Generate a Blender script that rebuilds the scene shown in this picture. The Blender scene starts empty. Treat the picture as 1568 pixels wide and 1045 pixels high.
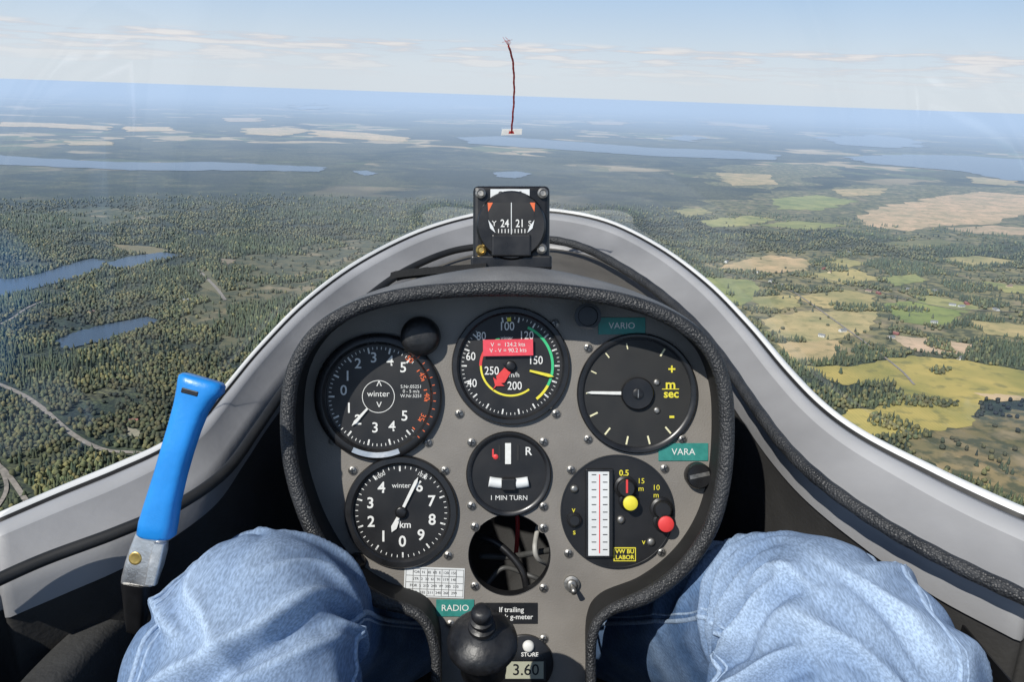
import bpy, bmesh, math, random
import numpy as np
from mathutils import Vector, Matrix, noise
from mathutils.geometry import tessellate_polygon
rad = math.radians
random.seed(4); rng = np.random.default_rng(7)
scene = bpy.context.scene
COL = scene.collection

# ------------------------------------------------------------------ frames
PITCH, ROLL = 16.8, 1.9             # camera looks 16.8 deg down, glider banked slightly left
ALT = 600.0                         # metres above ground
A = Matrix.Rotation(rad(-ROLL), 4, 'Y')                 # aircraft axes: x right, y nose, z up, origin = pilot's eye
K = A @ Matrix.Rotation(rad(90 - PITCH), 4, 'X')        # axes of the instrument panel (x right, y up, z to pilot)
F = 1254.0                                              # focal length in drawing units
PD = 0.6                                                # eye to panel distance, m
U = PD / F                                              # one drawing unit on the panel, m
SP, CP = math.sin(rad(PITCH)), math.cos(rad(PITCH))

def kp(u, v, d):      # surveyed point at distance d ahead, panel axes
    return Vector(((u - 784) * d / F, (522 - v) * d / F, -d))
def air(u, v):        # direction in aircraft axes
    x, y = u - 784, 522 - v
    return Vector((x, F * CP + y * SP, -F * SP + y * CP))
def sill(u, v, dz=0.0):
    a = air(u, v); k = .197
    t = (.15 + 1.05 * k) / (-a.z + k * a.y)
    p = a * t; p.z += dz
    return p
def gp(u, v):
    a = A.to_3x3() @ air(u, v)
    a = a * (ALT / -a.z)
    return (a.x, a.y)

# ------------------------------------------------------------------ materials
def newmat(name):
    m = bpy.data.materials.new(name); m.use_nodes = True
    nt = m.node_tree
    return m, nt, nt.nodes['Principled BSDF']
def mat(name, col, rough=.5, metal=0, nscale=60, namt=.15, bump=0, bscale=400, kind='noise', spec=.5, coat=0, transl=0):
    m, nt, b = newmat(name); N, L = nt.nodes, nt.links
    tc = N.new('ShaderNodeTexCoord')
    n = N.new('ShaderNodeTexNoise'); n.inputs['Scale'].default_value = nscale; n.inputs['Detail'].default_value = 4
    L.new(tc.outputs['Object'], n.inputs['Vector'])
    mr = N.new('ShaderNodeMapRange'); mr.inputs[1].default_value = .3; mr.inputs[2].default_value = .7
    mr.inputs[3].default_value = 1 - namt; mr.inputs[4].default_value = 1 + namt
    L.new(n.outputs['Fac'], mr.inputs[0])
    mx = N.new('ShaderNodeVectorMath'); mx.operation = 'SCALE'; mx.inputs[0].default_value = col[:3]
    L.new(mr.outputs[0], mx.inputs['Scale']); L.new(mx.outputs[0], b.inputs['Base Color'])
    mr2 = N.new('ShaderNodeMapRange'); mr2.inputs[1].default_value = .3; mr2.inputs[2].default_value = .7
    mr2.inputs[3].default_value = max(0, rough - .08); mr2.inputs[4].default_value = min(1, rough + .08)
    L.new(n.outputs['Fac'], mr2.inputs[0]); L.new(mr2.outputs[0], b.inputs['Roughness'])
    b.inputs['Metallic'].default_value = metal
    b.inputs['Specular IOR Level'].default_value = spec
    b.inputs['Coat Weight'].default_value = coat
    if bump:
        if kind == 'noise':
            t = N.new('ShaderNodeTexNoise'); t.inputs['Detail'].default_value = 3; o = t.outputs['Fac']
        else:
            t = N.new('ShaderNodeTexVoronoi'); o = t.outputs['Distance']
        t.inputs['Scale'].default_value = bscale
        L.new(tc.outputs['Object'], t.inputs['Vector'])
        bp = N.new('ShaderNodeBump'); bp.inputs['Strength'].default_value = bump; bp.inputs['Distance'].default_value = .001
        if kind != 'noise': bp.invert = True
        L.new(o, bp.inputs['Height']); L.new(bp.outputs[0], b.inputs['Normal'])
    if transl:
        tl = N.new('ShaderNodeBsdfTranslucent'); tl.inputs[0].default_value = tuple(col) + (1,); ms = N.new('ShaderNodeMixShader'); ms.inputs[0].default_value = transl
        L.new(b.outputs[0], ms.inputs[1]); L.new(tl.outputs[0], ms.inputs[2]); L.new(ms.outputs[0], N['Material Output'].inputs[0])
    return m

M = dict(
 panel=mat('panel_grey', (.200, .184, .164), .55, 0, 18, .16, .25, 900),
 lip=mat('leatherette', (.030, .031, .033), .5, 0, 60, .3, .8, 620, 'vor'),
 wall=mat('hood_inner_cloth', (.010, .010, .010), .8, 0, 60, .3),
 hood=mat('hood_vinyl', (.16, .16, .16), .65, 0, 30, .2, .5, 700),
 black=mat('black_plastic', (.012, .012, .013), .35, 0, 60, .3),
 rubber=mat('worn_rubber', (.016, .016, .017), .42, 0, 90, .5, .25, 350),
 face=mat('dial_black', (.010, .010, .011), .45, 0, 40, .3),
 facegrey=mat('dial_charcoal', (.016, .016, .0155), .55, 0, 40, .2),
 bezel=mat('bezel_black', (.014, .014, .015), .3, 0, 60, .3),
 white=mat('white_ink', (.72, .72, .69), .6, 0, 300, .06),
 cream=mat('cream_ink', (.74, .70, .45), .6, 0, 300, .06),
 hose=mat('grey_hose', (.06, .06, .058), .5, 0, 100, .2),
 phose=mat('pale_hose', (.38, .37, .34), .5, 0, 100, .2),
 yellow=mat('yellow_ink', (.75, .66, .05), .5, 0, 300, .06),
 red=mat('red_ink', (.70, .05, .05), .5, 0, 300, .06),
 orange=mat('orange_ink', (.75, .14, .04), .5, 0, 300, .06),
 pink=mat('red_label', (.72, .06, .09), .5, 0, 300, .08),
 green=mat('green_ink', (.04, .5, .2), .5, 0, 300, .06),
 teal=mat('teal_label', (.03, .22, .19), .45, 0, 200, .12),
 steel=mat('screw_steel', (.32, .31, .29), .4, .8, 300, .3),
 alu=mat('machined_aluminium', (.7, .69, .67), .33, .9, 80, .1, .2, 300),
 brass=mat('brass', (.55, .38, .12), .35, .9, 200, .2),
 blue=mat('blue_grip', (.02, .26, .72), .34, 0, 40, .12, .15, 500),
 rimw=mat('white_gelcoat', (.72, .72, .70), .3, 0, 12, .05),
 rimg=mat('grey_gelcoat', (.25, .25, .255), .5, 0, 10, .18, .2, 160),
 rimb=mat('pale_grey_gelcoat', (.37, .37, .375), .45, 0, 10, .14, .15, 160),
 seal=mat('rubber_seal', (.015, .015, .015), .6, 0, 50, .2),
 tub=mat('cockpit_liner', (.034, .033, .032), .8, 0, 12, .4, .4, 300),
 deck=mat('nose_deck', (.10, .092, .08), .8, 0, 20, .2, .4, 300),
 pocket=mat('side_pocket_leather', (.045, .045, .044), .7, 0, 20, .3, .6, 300),
 felt=mat('velcro', (.01, .01, .01), .95, 0, 100, .3, 1, 500),
 lcd=mat('lcd', (.42, .42, .32), .3, 0, 100, .04),
 wool=mat('red_wool', (.62, .05, .05), .9, 0, 400, .3, .6, 900, transl=.6),
 paper=mat('paper', (.68, .70, .70), .6, 0, 60, .06),
 tape=mat('tape', (.85, .84, .80), .5, 0, 200, .1, transl=.3),
)

def setm(ob, mats):
    for m in (mats if isinstance(mats, (list, tuple)) else [mats]): ob.data.materials.append(m)
def mobj(name, verts, faces, mats, parent=None, matrix=None, smooth=True, midx=None, auto=None):
    me = bpy.data.meshes.new(name); me.from_pydata([tuple(v) for v in verts], [], faces); me.update()
    ob = bpy.data.objects.new(name, me); COL.objects.link(ob); setm(ob, mats)
    if smooth: me.polygons.foreach_set('use_smooth', [True] * len(me.polygons))
    if midx is not None: me.polygons.foreach_set('material_index', midx)
    if auto is not None: me.set_sharp_from_angle(angle=rad(auto))
    if parent: ob.parent = parent
    if matrix is not None: ob.matrix_world = matrix
    return ob
def empty(name, matrix):
    e = bpy.data.objects.new(name, None); e.empty_display_size = .02; COL.objects.link(e); e.matrix_world = matrix; return e
def at_panel(name, u, v, d=PD, rot=0):
    return empty(name, K @ Matrix.Translation(kp(u, v, d)) @ Matrix.Rotation(rad(rot), 4, 'Z'))
def lathe(prof, n=48, cx=0, cy=0, cap=True):
    V, Fc = [], []
    for r, z in prof:
        for i in range(n):
            a = 2 * math.pi * i / n; V.append((cx + r * math.cos(a), cy + r * math.sin(a), z))
    for j in range(len(prof) - 1):
        for i in range(n):
            i2 = (i + 1) % n; Fc.append((j * n + i, j * n + i2, (j + 1) * n + i2, (j + 1) * n + i))
    if cap: Fc.append(tuple((len(prof) - 1) * n + i for i in range(n)))
    return V, Fc
def catmull(P, per=8):
    P = [Vector(p) for p in P]; Q = [P[0] * 2 - P[1]] + P + [P[-1] * 2 - P[-2]]; out = []
    for i in range(1, len(Q) - 2):
        for k in range(per):
            t = k / per; a, b, c, d = Q[i - 1], Q[i], Q[i + 1], Q[i + 2]
            out.append(.5 * ((2 * b) + (c - a) * t + (2 * a - 5 * b + 4 * c - d) * t * t + (3 * b - a - 3 * c + d) * t ** 3))
    out.append(P[-1]); return out
def tube(P, R, n=14, cap=True):
    V, Fc = [], []; m = len(P)
    if not hasattr(R, '__len__'): R = [R] * m
    T0 = (P[1] - P[0]).normalized(); up = Vector((0, 0, 1)) if abs(T0.z) < .9 else Vector((1, 0, 0))
    nrm = (up - T0 * up.dot(T0)).normalized()
    for j in range(m):
        T = (P[min(j + 1, m - 1)] - P[max(j - 1, 0)]).normalized()
        nrm = (nrm - T * nrm.dot(T)).normalized(); b = T.cross(nrm)
        for i in range(n):
            a = 2 * math.pi * i / n; V.append(P[j] + (nrm * math.cos(a) + b * math.sin(a)) * R[j])
    for j in range(m - 1):
        for i in range(n):
            i2 = (i + 1) % n; Fc.append((j * n + i, j * n + i2, (j + 1) * n + i2, (j + 1) * n + i))
    if cap: Fc.append(tuple(reversed(range(n)))); Fc.append(tuple((m - 1) * n + i for i in range(n)))
    return V, Fc
def text(s, size, x, y, z, m, parent, rot=0, name='lettering', off=0, sx=1):
    c = bpy.data.curves.new(name, 'FONT'); c.body = s; c.size = size; c.align_x = 'CENTER'; c.align_y = 'CENTER'
    c.offset = off; c.resolution_u = 3
    o = bpy.data.objects.new(name, c); COL.objects.link(o); c.materials.append(m); o.parent = parent
    o.location = (x, y, z); o.rotation_euler = (0, 0, rad(rot)); o.scale = (sx, 1, 1)
    return o
def quads(name, Q, m, parent):     # Q: list of 4-point lists
    V, Fc = [], []
    for q in Q:
        k = len(V); V += q; Fc.append(tuple(range(k, k + len(q))))
    return mobj(name, V, Fc, m, parent, smooth=False)
def ticks(name, parent, angs, r0, r1, w, m, z):
    Q = []
    for a in angs:
        c, s = math.cos(rad(a)), math.sin(rad(a))
        Q.append([(c * r0 * U + s * w * U / 2, s * r0 * U - c * w * U / 2, z), (c * r1 * U + s * w * U / 2, s * r1 * U - c * w * U / 2, z),
                  (c * r1 * U - s * w * U / 2, s * r1 * U + c * w * U / 2, z), (c * r0 * U - s * w * U / 2, s * r0 * U + c * w * U / 2, z)])
    return quads(name, Q, m, parent)
def arc(name, parent, a0, a1, r0, r1, m, z):
    n = 40; Q = []
    for i in range(n):
        p, q = rad(a0 + (a1 - a0) * i / n), rad(a0 + (a1 - a0) * (i + 1) / n)
        Q.append([(r0 * U * math.cos(p), r0 * U * math.sin(p), z), (r1 * U * math.cos(p), r1 * U * math.sin(p), z),
                  (r1 * U * math.cos(q), r1 * U * math.sin(q), z), (r0 * U * math.cos(q), r0 * U * math.sin(q), z)])
    return quads(name, Q, m, parent)
def box(name, cx, cy, w, h, z0, z1, m, parent, bev=0, rot=0, unit=None):
    un = U if unit is None else unit
    bm = bmesh.new(); bmesh.ops.create_cube(bm, size=1)
    bmesh.ops.scale(bm, verts=bm.verts, vec=(w * un, h * un, z1 - z0))
    if bev: bmesh.ops.bevel(bm, geom=bm.edges[:], offset=bev, segments=3, affect='EDGES', profile=.5)
    bmesh.ops.rotate(bm, verts=bm.verts, matrix=Matrix.Rotation(rad(rot), 3, 'Z'))
    bmesh.ops.translate(bm, verts=bm.verts, vec=(cx * un, cy * un, (z0 + z1) / 2))
    me = bpy.data.meshes.new(name); bm.to_mesh(me); bm.free()
    o = bpy.data.objects.new(name, me); COL.objects.link(o); setm(o, m); o.parent = parent
    return o
def needle(name, parent, ang, r0, r1, w0, w1, m, z, tip=True):
    c, s = math.cos(rad(ang)), math.sin(rad(ang))
    P = [(r0, -w0 / 2), (r1 - (8 if tip else 0), -w1 / 2)] + ([(r1, 0)] if tip else []) + [(r1 - (8 if tip else 0), w1 / 2), (r0, w0 / 2)]
    n = len(P); V = []
    for zz in (z, z + .0006):
        V += [((c * x - s * y) * U, (s * x + c * y) * U, zz) for x, y in P]
    Fc = [tuple(reversed(range(n))), tuple(range(n, 2 * n))] + [(i, (i + 1) % n, n + (i + 1) % n, n + i) for i in range(n)]
    return mobj(name, V, Fc, m, parent, smooth=False)
ZF = .0016; ZT = .0019
def dial(name, u, v, R, Rf, face='face', h=.005):
    e = at_panel(name, u, v)
    mobj('bezel', *lathe([(R * U, .0002), (R * U, h * .7), ((R - 2) * U, h), ((Rf + 3) * U, h), (Rf * U, h * .75), (Rf * U, ZF - .0008)], 96, cap=False), M['bezel'], e, auto=35)
    mobj('face', *lathe([((Rf + .5) * U, ZF - .0001), ((Rf + .4) * U, ZF)], 96), M[face], e, smooth=False)
    return e
def screw(u, v, r=7):
    e = at_panel('panel_screw', u, v)
    mobj('washer', *lathe([(r * 1.25 * U, .0001), (r * 1.25 * U, .0006), (r * U, .0007)], 24), M['panel'], e, auto=30)
    mobj('head', *lathe([(r * U, .0006), (r * U, .0014), (r * .7 * U, .0022), (.05 * r * U, .0024)], 24), M['steel'], e, auto=40)
    a = random.uniform(0, 90)
    box('slot', 0, 0, r * 1.3, r * .28, .0020, .0026, M['black'], e, rot=a); box('cross_slot', 0, 0, r * .28, r * 1.3, .00205, .00265, M['black'], e, rot=a)

# ------------------------------------------------------------------ panel, hood
lipP = [(668, 1120), (668, 1050), (664, 985), (640, 942), (575, 917), (518, 875), (482, 820), (458, 760), (444, 700), (441, 630), (451, 565), (485, 510), (545, 472),
        (620, 452), (700, 444), (784, 442), (870, 447), (960, 462), (1032, 490), (1084, 532), (1108, 590), (1113, 660), (1107, 740), (1088, 808),
        (1050, 866), (995, 910), (930, 938), (907, 975), (905, 1050), (905, 1120)]
LD = .557
lip3 = catmull([kp(u, v, LD) for u, v in lipP], 8)
hoodP = empty('instrument_hood', K)
nn = len(lip3)
Rl = []
for i, p in enumerate(lip3):
    v = 522 - p.y * F / LD
    Rl.append(.0052 if v < 925 else .0036)
for _ in range(6): Rl = [Rl[0]] + [(Rl[i - 1] + Rl[i] * 2 + Rl[i + 1]) / 4 for i in range(1, nn - 1)] + [Rl[-1]]
mobj('padded_lip', *tube(lip3, Rl, 16), M['lip'], hoodP)
V, Fc = [], []
for d in (0, .02, .0435):
    V += [Vector((p.x, p.y, p.z - d)) for p in lip3]
for r in range(2): Fc += [(r * nn + i, r * nn + i + 1, (r + 1) * nn + i + 1, (r + 1) * nn + i) for i in range(nn - 1)]
mobj('inner_wall', V, Fc, M['wall'], hoodP)
cen = Vector((0, -.02, 0))
top = [p for p in lip3 if 522 - p.y * F / LD < 935]
rows = []
for (d, out, dy) in ((.0, .0040, 0), (.010, .008, .001), (.030, .011, .005), (.050, .012, .008), (.070, .006, .004), (.095, -.012, -.010), (.13, -.04, -.04)):
    row = []
    for p in top:
        q = Vector((p.x, p.y, 0)) - cen; n_ = q.normalized(); w = max(0, min(1, (p.y + .12) / .1))
        row.append(Vector((p.x + n_.x * out, p.y + n_.y * out * (1 if n_.y > 0 else .6) + dy * w * (.2 + .8 * max(0, n_.y)), p.z - d)))
    rows.append(row)
V = sum(rows, []); m_ = len(top); Fc = []
for r in range(len(rows) - 1): Fc += [(r * m_ + i, (r + 1) * m_ + i, (r + 1) * m_ + i + 1, r * m_ + i + 1) for i in range(m_ - 1)]
mobj('hood_skin', V, Fc, M['hood'], hoodP)
V, Fc = [], []
for i in range(21):
    u = 600 + 145 * i / 20
    a = kp(u, 426 - 14 * (i / 20) ** .6, .635); V += [a + Vector((0, -.002, .012)), a + Vector((0, .004, .006)), a + Vector((0, .006 + .001 * math.sin(i * 2), -.02)), a + Vector((0, .0, -.03))]
for i in range(20): Fc += [(i * 4 + j, i * 4 + 4 + j, i * 4 + 5 + j, i * 4 + 1 + j) for j in range(3)]
mobj('velcro_strip', V, Fc, M['felt'], hoodP)

# panel plate with the open instrument hole
pan = empty('instrument_panel', K @ Matrix.Translation((0, 0, -PD)))
cu = bpy.data.curves.new('plate', 'CURVE'); cu.dimensions = '2D'; cu.fill_mode = 'BOTH'; cu.extrude = .001
def spl(pts):
    s = cu.splines.new('POLY'); s.points.add(len(pts) - 1)
    for i, p in enumerate(pts): s.points[i].co = (p[0], p[1], 0, 1)
    s.use_cyclic_u = True
spl([(p.x, p.y) for p in lip3])
hx, hy = (780 - 784) * U, (522 - 850) * U
spl([(hx + 63 * U * math.cos(2 * math.pi * i / 64), hy + 63 * U * math.sin(2 * math.pi * i / 64)) for i in range(64)])
po = bpy.data.objects.new('plate', cu); COL.objects.link(po); cu.materials.append(M['panel']); po.parent = pan; po.location.z = -.001
mobj('hole_edge', *lathe([(63.2 * U, 0), (62.5 * U, .0003), (62 * U, -.0005), (62 * U, -.012)], 64, hx, hy, cap=False), M['black'], pan)
hs = empty('instrument_hoses', K @ Matrix.Translation(kp(780, 850, PD)))
for pts, r, mm in (([(-50, -30, -90), (0, -28, -80), (40, -12, -50), (75, -10, -60)], 5, 'hose'), ([(46, 30, -50), (40, 5, -30), (44, -14, -30), (60, -30, -50)], 4, 'phose'),
                   ([(-60, 10, -70), (-20, 0, -60), (20, -40, -50), (30, -90, -50)], 6, 'black'), ([(-40, -70, -60), (-10, -45, -75), (30, -48, -50), (60, -60, -50)], 4, 'hose'),
                   ([(10, 60, -160), (14, 0, -156), (10, -60, -160)], 4, 'red')):
    mobj('hose', *tube(catmull([Vector((x * U, y * U, z * U * 1.2)) for x, y, z in pts], 8), r * U, 10), M[mm], hs)

# ------------------------------------------------------------------ instruments
e = dial('variometer', 580, 607, 94, 80)
mobj('bezel_ring', *lathe([(97 * U, .0002), (97 * U, .0045), (95 * U, .006), (90 * U, .0068), (84 * U, .0068), (80 * U, .0035)], 96, cap=False), M['bezel'], e, auto=40)
for s, dx, dy in (('0', -53, 9), ('1', -47, 31), ('2', -31, 50), ('3', -7, 59), ('4', 18, 54), ('5', 38, 44), ('1', -45, -18), ('2', -31, -36), ('3', -5, -48), ('4', 21, -46), ('5', 40, -30)):
    text(s, .0105, dx * U, dy * U, ZT, M['white'], e, off=.00012)
ticks('major_ticks', e, [180 - 26 * i for i in range(-5, 6)], 67, 76, 2.6, M['white'], ZT)
ticks('minor_ticks', e, [180 - 5.2 * i for i in range(-26, 27)], 72, 76, 1.1, M['white'], ZT)
ticks('red_ticks', e, [-44 + 8 * i for i in range(12)], 85, 89, 1.2, M['orange'], .0071)
for i, s in enumerate(('50', '45', '40', '35')): text(s, .0056, math.cos(rad(50 - 25 * i)) * 74 * U, math.sin(rad(50 - 25 * i)) * 74 * U, ZT + .0001, M['orange'], e, rot=-40 - 25 * i)
ticks('red_marks', e, [-42, -30, -5, 8, 20, 33], 70, 75, 1.6, M['orange'], ZT)
text('winter', .0062, 0, 4 * U, ZT, M['white'], e); text('S.Nr.05251\n0 - 5 m/s\nW.Nr.5251', .0034, 50 * U, 8 * U, ZT, M['white'], e)
text('<', .008, 2 * U, -12 * U, ZT, M['white'], e, rot=90); text('>', .008, 2 * U, 20 * U, ZT, M['white'], e, rot=90)
arc('hub_outline', e, 0, 360, 24, 25, M['white'], ZT)
needle('needle', e, 228, 24, 60, 3, 5, M['white'], ZT + .001)
arc('bezel_reflection', e, 245, 292, 84, 92, M['alu'], .0071)  # pale arc standing in for the reflection along the lower bezel

e = dial('airspeed_indicator', 782, 560, 90, 79, h=.005)
for s, dx, dy, sz in (('100', -6, 60, .0090), ('120', 24, 46, .0085), ('150', 38, 8, .0085), ('200', 6, -31, .0085), ('250', -29, -8, .0085), ('40', -59, -27, .0085), ('60', -61, 14, .0085), ('80', -45, 45, .0085)):
    text(s, sz, dx * U, dy * U, ZT, M['white'], e, off=.00005, sx=.85)
ticks('major_ticks', e, [100 - 20 * i for i in range(17)], 67, 75, 2.2, M['white'], ZT)
ticks('minor_ticks', e, [100 - 5 * i for i in range(66)], 71.5, 75, .9, M['white'], ZT)
arc('green_arc', e, 66, -28, 62, 66, M['green'], ZT + .0001); arc('yellow_arc', e, -52, -180, 44, 47, M['yellow'], ZT + .0001); arc('yellow_arc_outer', e, -28, -52, 62, 66, M['yellow'], ZT + .0001)
arc('green_arc_inner', e, 112, 150, 44, 47, M['green'], ZT); arc('red_inner', e, 150, 180, 44, 48, M['red'], ZT)
needle('pointer', e, -14, 30, 68, 3, 5, M['yellow'], ZT + .0014); needle('pointer_tail', e, 166, 0, 14, 5, 5, M['black'], ZT + .0014)
needle('red_arrow', e, 233, 8, 34, 12, 16, M['red'], ZT + .0005); needle('max_mark', e, 233, 30, 46, 22, 2, M['red'], ZT + .0004)
ticks('top_triangle', e, [92], 68, 74, 6, M['yellow'], ZT + .0001)
mobj('hub', *lathe([(8 * U, ZF), (8 * U, .004), (6 * U, .0045)], 32), M['black'], e)
box('speed_label', -4, 28, 76, 25, .0048, .0054, M['pink'], e, rot=1)
text('V  =  124.2 kts\nV - V = 90.2 kts', .0042, -4 * U, 28 * U, .0056, M['white'], e, rot=1)
text('km/h', .005, 3 * U, -14 * U, ZT, M['white'], e); text('winter', .0035, -6 * U, 43 * U, ZT, M['white'], e)

e = dial('total_energy_variometer', 975, 602, 92, 82, 'facegrey', .004)
ticks('major_ticks', e, [180, 154, 128, 102], 69, 78, 1.8, M['cream'], ZT)
ticks('lower_ticks', e, [206, 232, 258, 284, 310, 58], 67, 80, 2.6, M['cream'], ZT)
text('+', .010, 53 * U, 36 * U, ZT, M['yellow'], e, off=.0002); text('m', .010, 51 * U, 13 * U, ZT, M['yellow'], e, off=.0002); text('sec', .0085, 52 * U, -1 * U, ZT, M['yellow'], e, off=.0002); text('-', .012, 53 * U, -34 * U, ZT, M['yellow'], e, off=.0003)
box('m_underline', 51, 6.5, 26, 1.2, ZT, ZT + .0001, M['yellow'], e)
needle('needle', e, 179, 20, 78, 5, 4, M['white'], ZT + .001)
mobj('hub_disc', *lathe([(25 * U, ZF), (25 * U, .0045), (23 * U, .0055), (10 * U, .0055)], 48), M['black'], e, auto=40)
mobj('hub_screw', *lathe([(8 * U, .0055), (8 * U, .0068), (5 * U, .0073)], 24), M['bezel'], e, auto=40)
box('hub_slot', 0, 0, 1.5, 12, .0072, .0076, M['steel'], e)
for dx, dy in ((30, 17), (30, -26)): mobj('face_screw', *lathe([(5 * U, ZF), (5 * U, .0025), (3 * U, .003)], 20, dx * U, dy * U), M['steel'], e)

e = dial('altimeter', 615, 783, 86, 73)
for i in range(10):
    a = -88 - 36 * i
    if i == 5: continue
    text(str(i), .0112, math.cos(rad(a)) * 49 * U, math.sin(rad(a)) * 46 * U, ZT, M['white'], e, off=.0002)
ticks('major_ticks', e, [-88 - 36 * i for i in range(10)], 62, 70, 2.4, M['white'], ZT)
ticks('minor_ticks', e, [-88 - 7.2 * i for i in range(50)], 66, 70, 1.1, M['white'], ZT)
text('winter', .0052, 0, 40 * U, ZT, M['white'], e); text('km', .0070, 6 * U, -20 * U, ZT, M['white'], e, off=.0001)
text('1000', .004, -32 * U, 55 * U, ZT, M['white'], e, rot=30); text('1035', .004, 32 * U, 55 * U, ZT, M['white'], e, rot=-30)
needle('long_hand', e, 64, -14, 60, 4, 5, M['white'], ZT + .0014); needle('short_hand', e, 245, 0, 34, 4, 9, M['white'], ZT + .0006)
mobj('hub', *lathe([(9 * U, ZF), (9 * U, .0045), (6 * U, .005)], 32), M['black'], e)
mobj('setting_knob', *lathe([(14 * U, 0), (14 * U, .004), (10 * U, .006), (8 * U, .012), (6 * U, .013)], 28, -68 * U, -77 * U), M['black'], e, auto=40)
mobj('setting_knob_cap', *lathe([(6 * U, .0131), (5 * U, .0142)], 20, -68 * U, -77 * U), M['brass'], e)

e = dial('turn_indicator', 779, 725, 65, 57, h=.004)
text('L', .008, -22 * U, 31 * U, ZT, M['red'], e, off=.0002); text('R', .0085, 30 * U, 34 * U, ZT, M['white'], e, off=.0001)
mobj('flag_lamp', *lathe([(4 * U, ZT), (3 * U, ZT + .0004)], 16, -20 * U, 26 * U), M['red'], e)
box('turn_bar', -1, 31, 9, 32, ZT, ZT + .0008, M['white'], e, .0001)
box('index_left', -14, 32, 3, 24, ZT, ZT + .0003, M['facegrey'], e); box('index_right', 14, 32, 3, 24, ZT, ZT + .0003, M['facegrey'], e)
mobj('inclinometer_tube', *tube(catmull([Vector(((-30 + 7.5 * i) * U, (-15 + 3 * ((i - 4) / 4) ** 2) * U, ZF + .0004)) for i in range(9)], 3), 8 * U, 16), M['paper'], e)
box('ball_gap', 0, -15, 22, 19, ZF, ZF + .005, M['black'], e, .001)
text('1 MIN TURN', .0050, 0, -37 * U, ZT, M['white'], e)

e = dial('electronic_variometer', 945, 783, 87, 84, h=.002)
ex = lambda u: (u - 945); ey = lambda v: (783 - v)
box('meter_body', ex(917), ey(785), 42, 136, .0012, .004, M['black'], e, .0006)
box('meter_window', ex(917), ey(785), 34, 128, .0038, .0042, M['paper'], e)
quads('meter_scale', [[((-44 + a) * U, (57 - i * 11.4) * U, .0045), ((-44 + b) * U, (57 - i * 11.4) * U, .0045), ((-44 + b) * U, (58.2 - i * 11.4) * U, .0045), ((-44 + a) * U, (58.2 - i * 11.4) * U, .0045)] for i in range(11) for a, b in ((4, 11), (21, 28))], M['face'], e)
box('meter_centre_line', ex(917), ey(785), 1.4, 120, .0043, .0046, M['red'], e); box('meter_bar', ex(934), ey(785), 5, 128, .0042, .006, M['bezel'], e)
def knob(cx, cy, r, h, m, cap=None):
    mobj('knob', *lathe([(r * 1.25 * U, .0016), (r * 1.25 * U, .004), (r * U, .005), (r * .95 * U, h - .001), (r * .8 * U, h)], 32, cx * U, cy * U), M[m], e, auto=40)
    if cap: mobj('knob_cap', *lathe([(r * .93 * U, h), (r * .9 * U, h + .0012), (r * .6 * U, h + .002)], 32, cx * U, cy * U), M[cap], e, auto=40)
knob(ex(957), ey(745), 14, .010, 'black'); knob(ex(962), ey(766), 12, .011, 'black', 'yellow'); knob(ex(1015), ey(797), 13, .012, 'black', 'red'); knob(ex(1012), ey(778), 14, .009, 'black')
knob(ex(879), ey(795), 9, .006, 'bezel')
box('knob_pointer', ex(957), ey(741), 3, 20, .0101, .0106, M['red'], e)
text('0.5', .006, ex(955) * U, ey(724) * U, .002, M['yellow'], e, off=.0001); text('15\nm', .0055, ex(981) * U, ey(742) * U, .002, M['yellow'], e); text('10\nm', .0055, ex(1004) * U, ey(752) * U, .002, M['yellow'], e)
text('v', .006, ex(878) * U, ey(780) * U, .002, M['yellow'], e); text('s', .006, ex(879) * U, ey(814) * U, .002, M['yellow'], e); text('v', .006, ex(985) * U, ey(829) * U, .002, M['yellow'], e)
for a, b in ((879, 748), (996, 829), (950, 795)): mobj('small_screw', *lathe([(6 * U, .0016), (6 * U, .003), (3 * U, .0036)], 20, ex(a) * U, ey(b) * U), M['steel'], e)
box('maker_label', ex(956), ey(848), 34, 21, .0016, .0022, M['yellow'], e); box('maker_label_ink', ex(956), ey(848), 31, 18, .0021, .0024, M['black'], e); text('VW BU\nLABOR', .0043, ex(956) * U, ey(848) * U, .0026, M['yellow'], e, off=.0001)

e = at_panel('push_button', 645, 515)
mobj('cap', *lathe([(30 * U, 0), (30 * U, .008), (28 * U, .012), (20 * U, .0145), (10 * U, .0152), (1 * U, .0153)], 48), M['rubber'], e, auto=60)
e = at_panel('rotary_valve_knob', 1067, 727)
mobj('knob_body', *lathe([(20 * U, 0), (20 * U, .006), (18 * U, .0085), (17 * U, .009)], 36), M['bezel'], e, auto=40)
box('knob_slot', 0, 2, 30, 6, .0088, .0094, M['steel'], e, rot=12)
e = at_panel('toggle_switch', 875, 893)
mobj('nut', *lathe([(12 * U, 0), (12 * U, .003), (8 * U, .0035), (7 * U, .006), (5 * U, .0065)], 6 * 4), M['steel'], e, auto=30)
mobj('lever', *tube([Vector((0, 0, .006)), Vector((1 * U, -2 * U, .010)), Vector((2 * U, -6 * U, .014))], [2.5 * U, 3.5 * U, 4.5 * U], 12), M['steel'], e)
e = at_panel('air_vent_hole', 900, 484, .585)
mobj('grommet', *lathe([(20 * U, 0), (20 * U, .002), (15 * U, .002), (14 * U, .0005)], 32), M['black'], e, auto=40)

for u, v in [(703, 633), (851, 633), (510, 675), (655, 677), (540, 720), (681, 720), (722, 677), (832, 676), (722, 774), (832, 775), (900, 672), (1044, 672), (850, 495), (874, 719), (1017, 717),
             (870, 847), (1012, 845), (686, 850), (727, 806), (832, 808), (727, 897), (832, 900), (900, 532), (690, 955), (832, 978)]:
    screw(u, v, 6.5)

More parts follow.
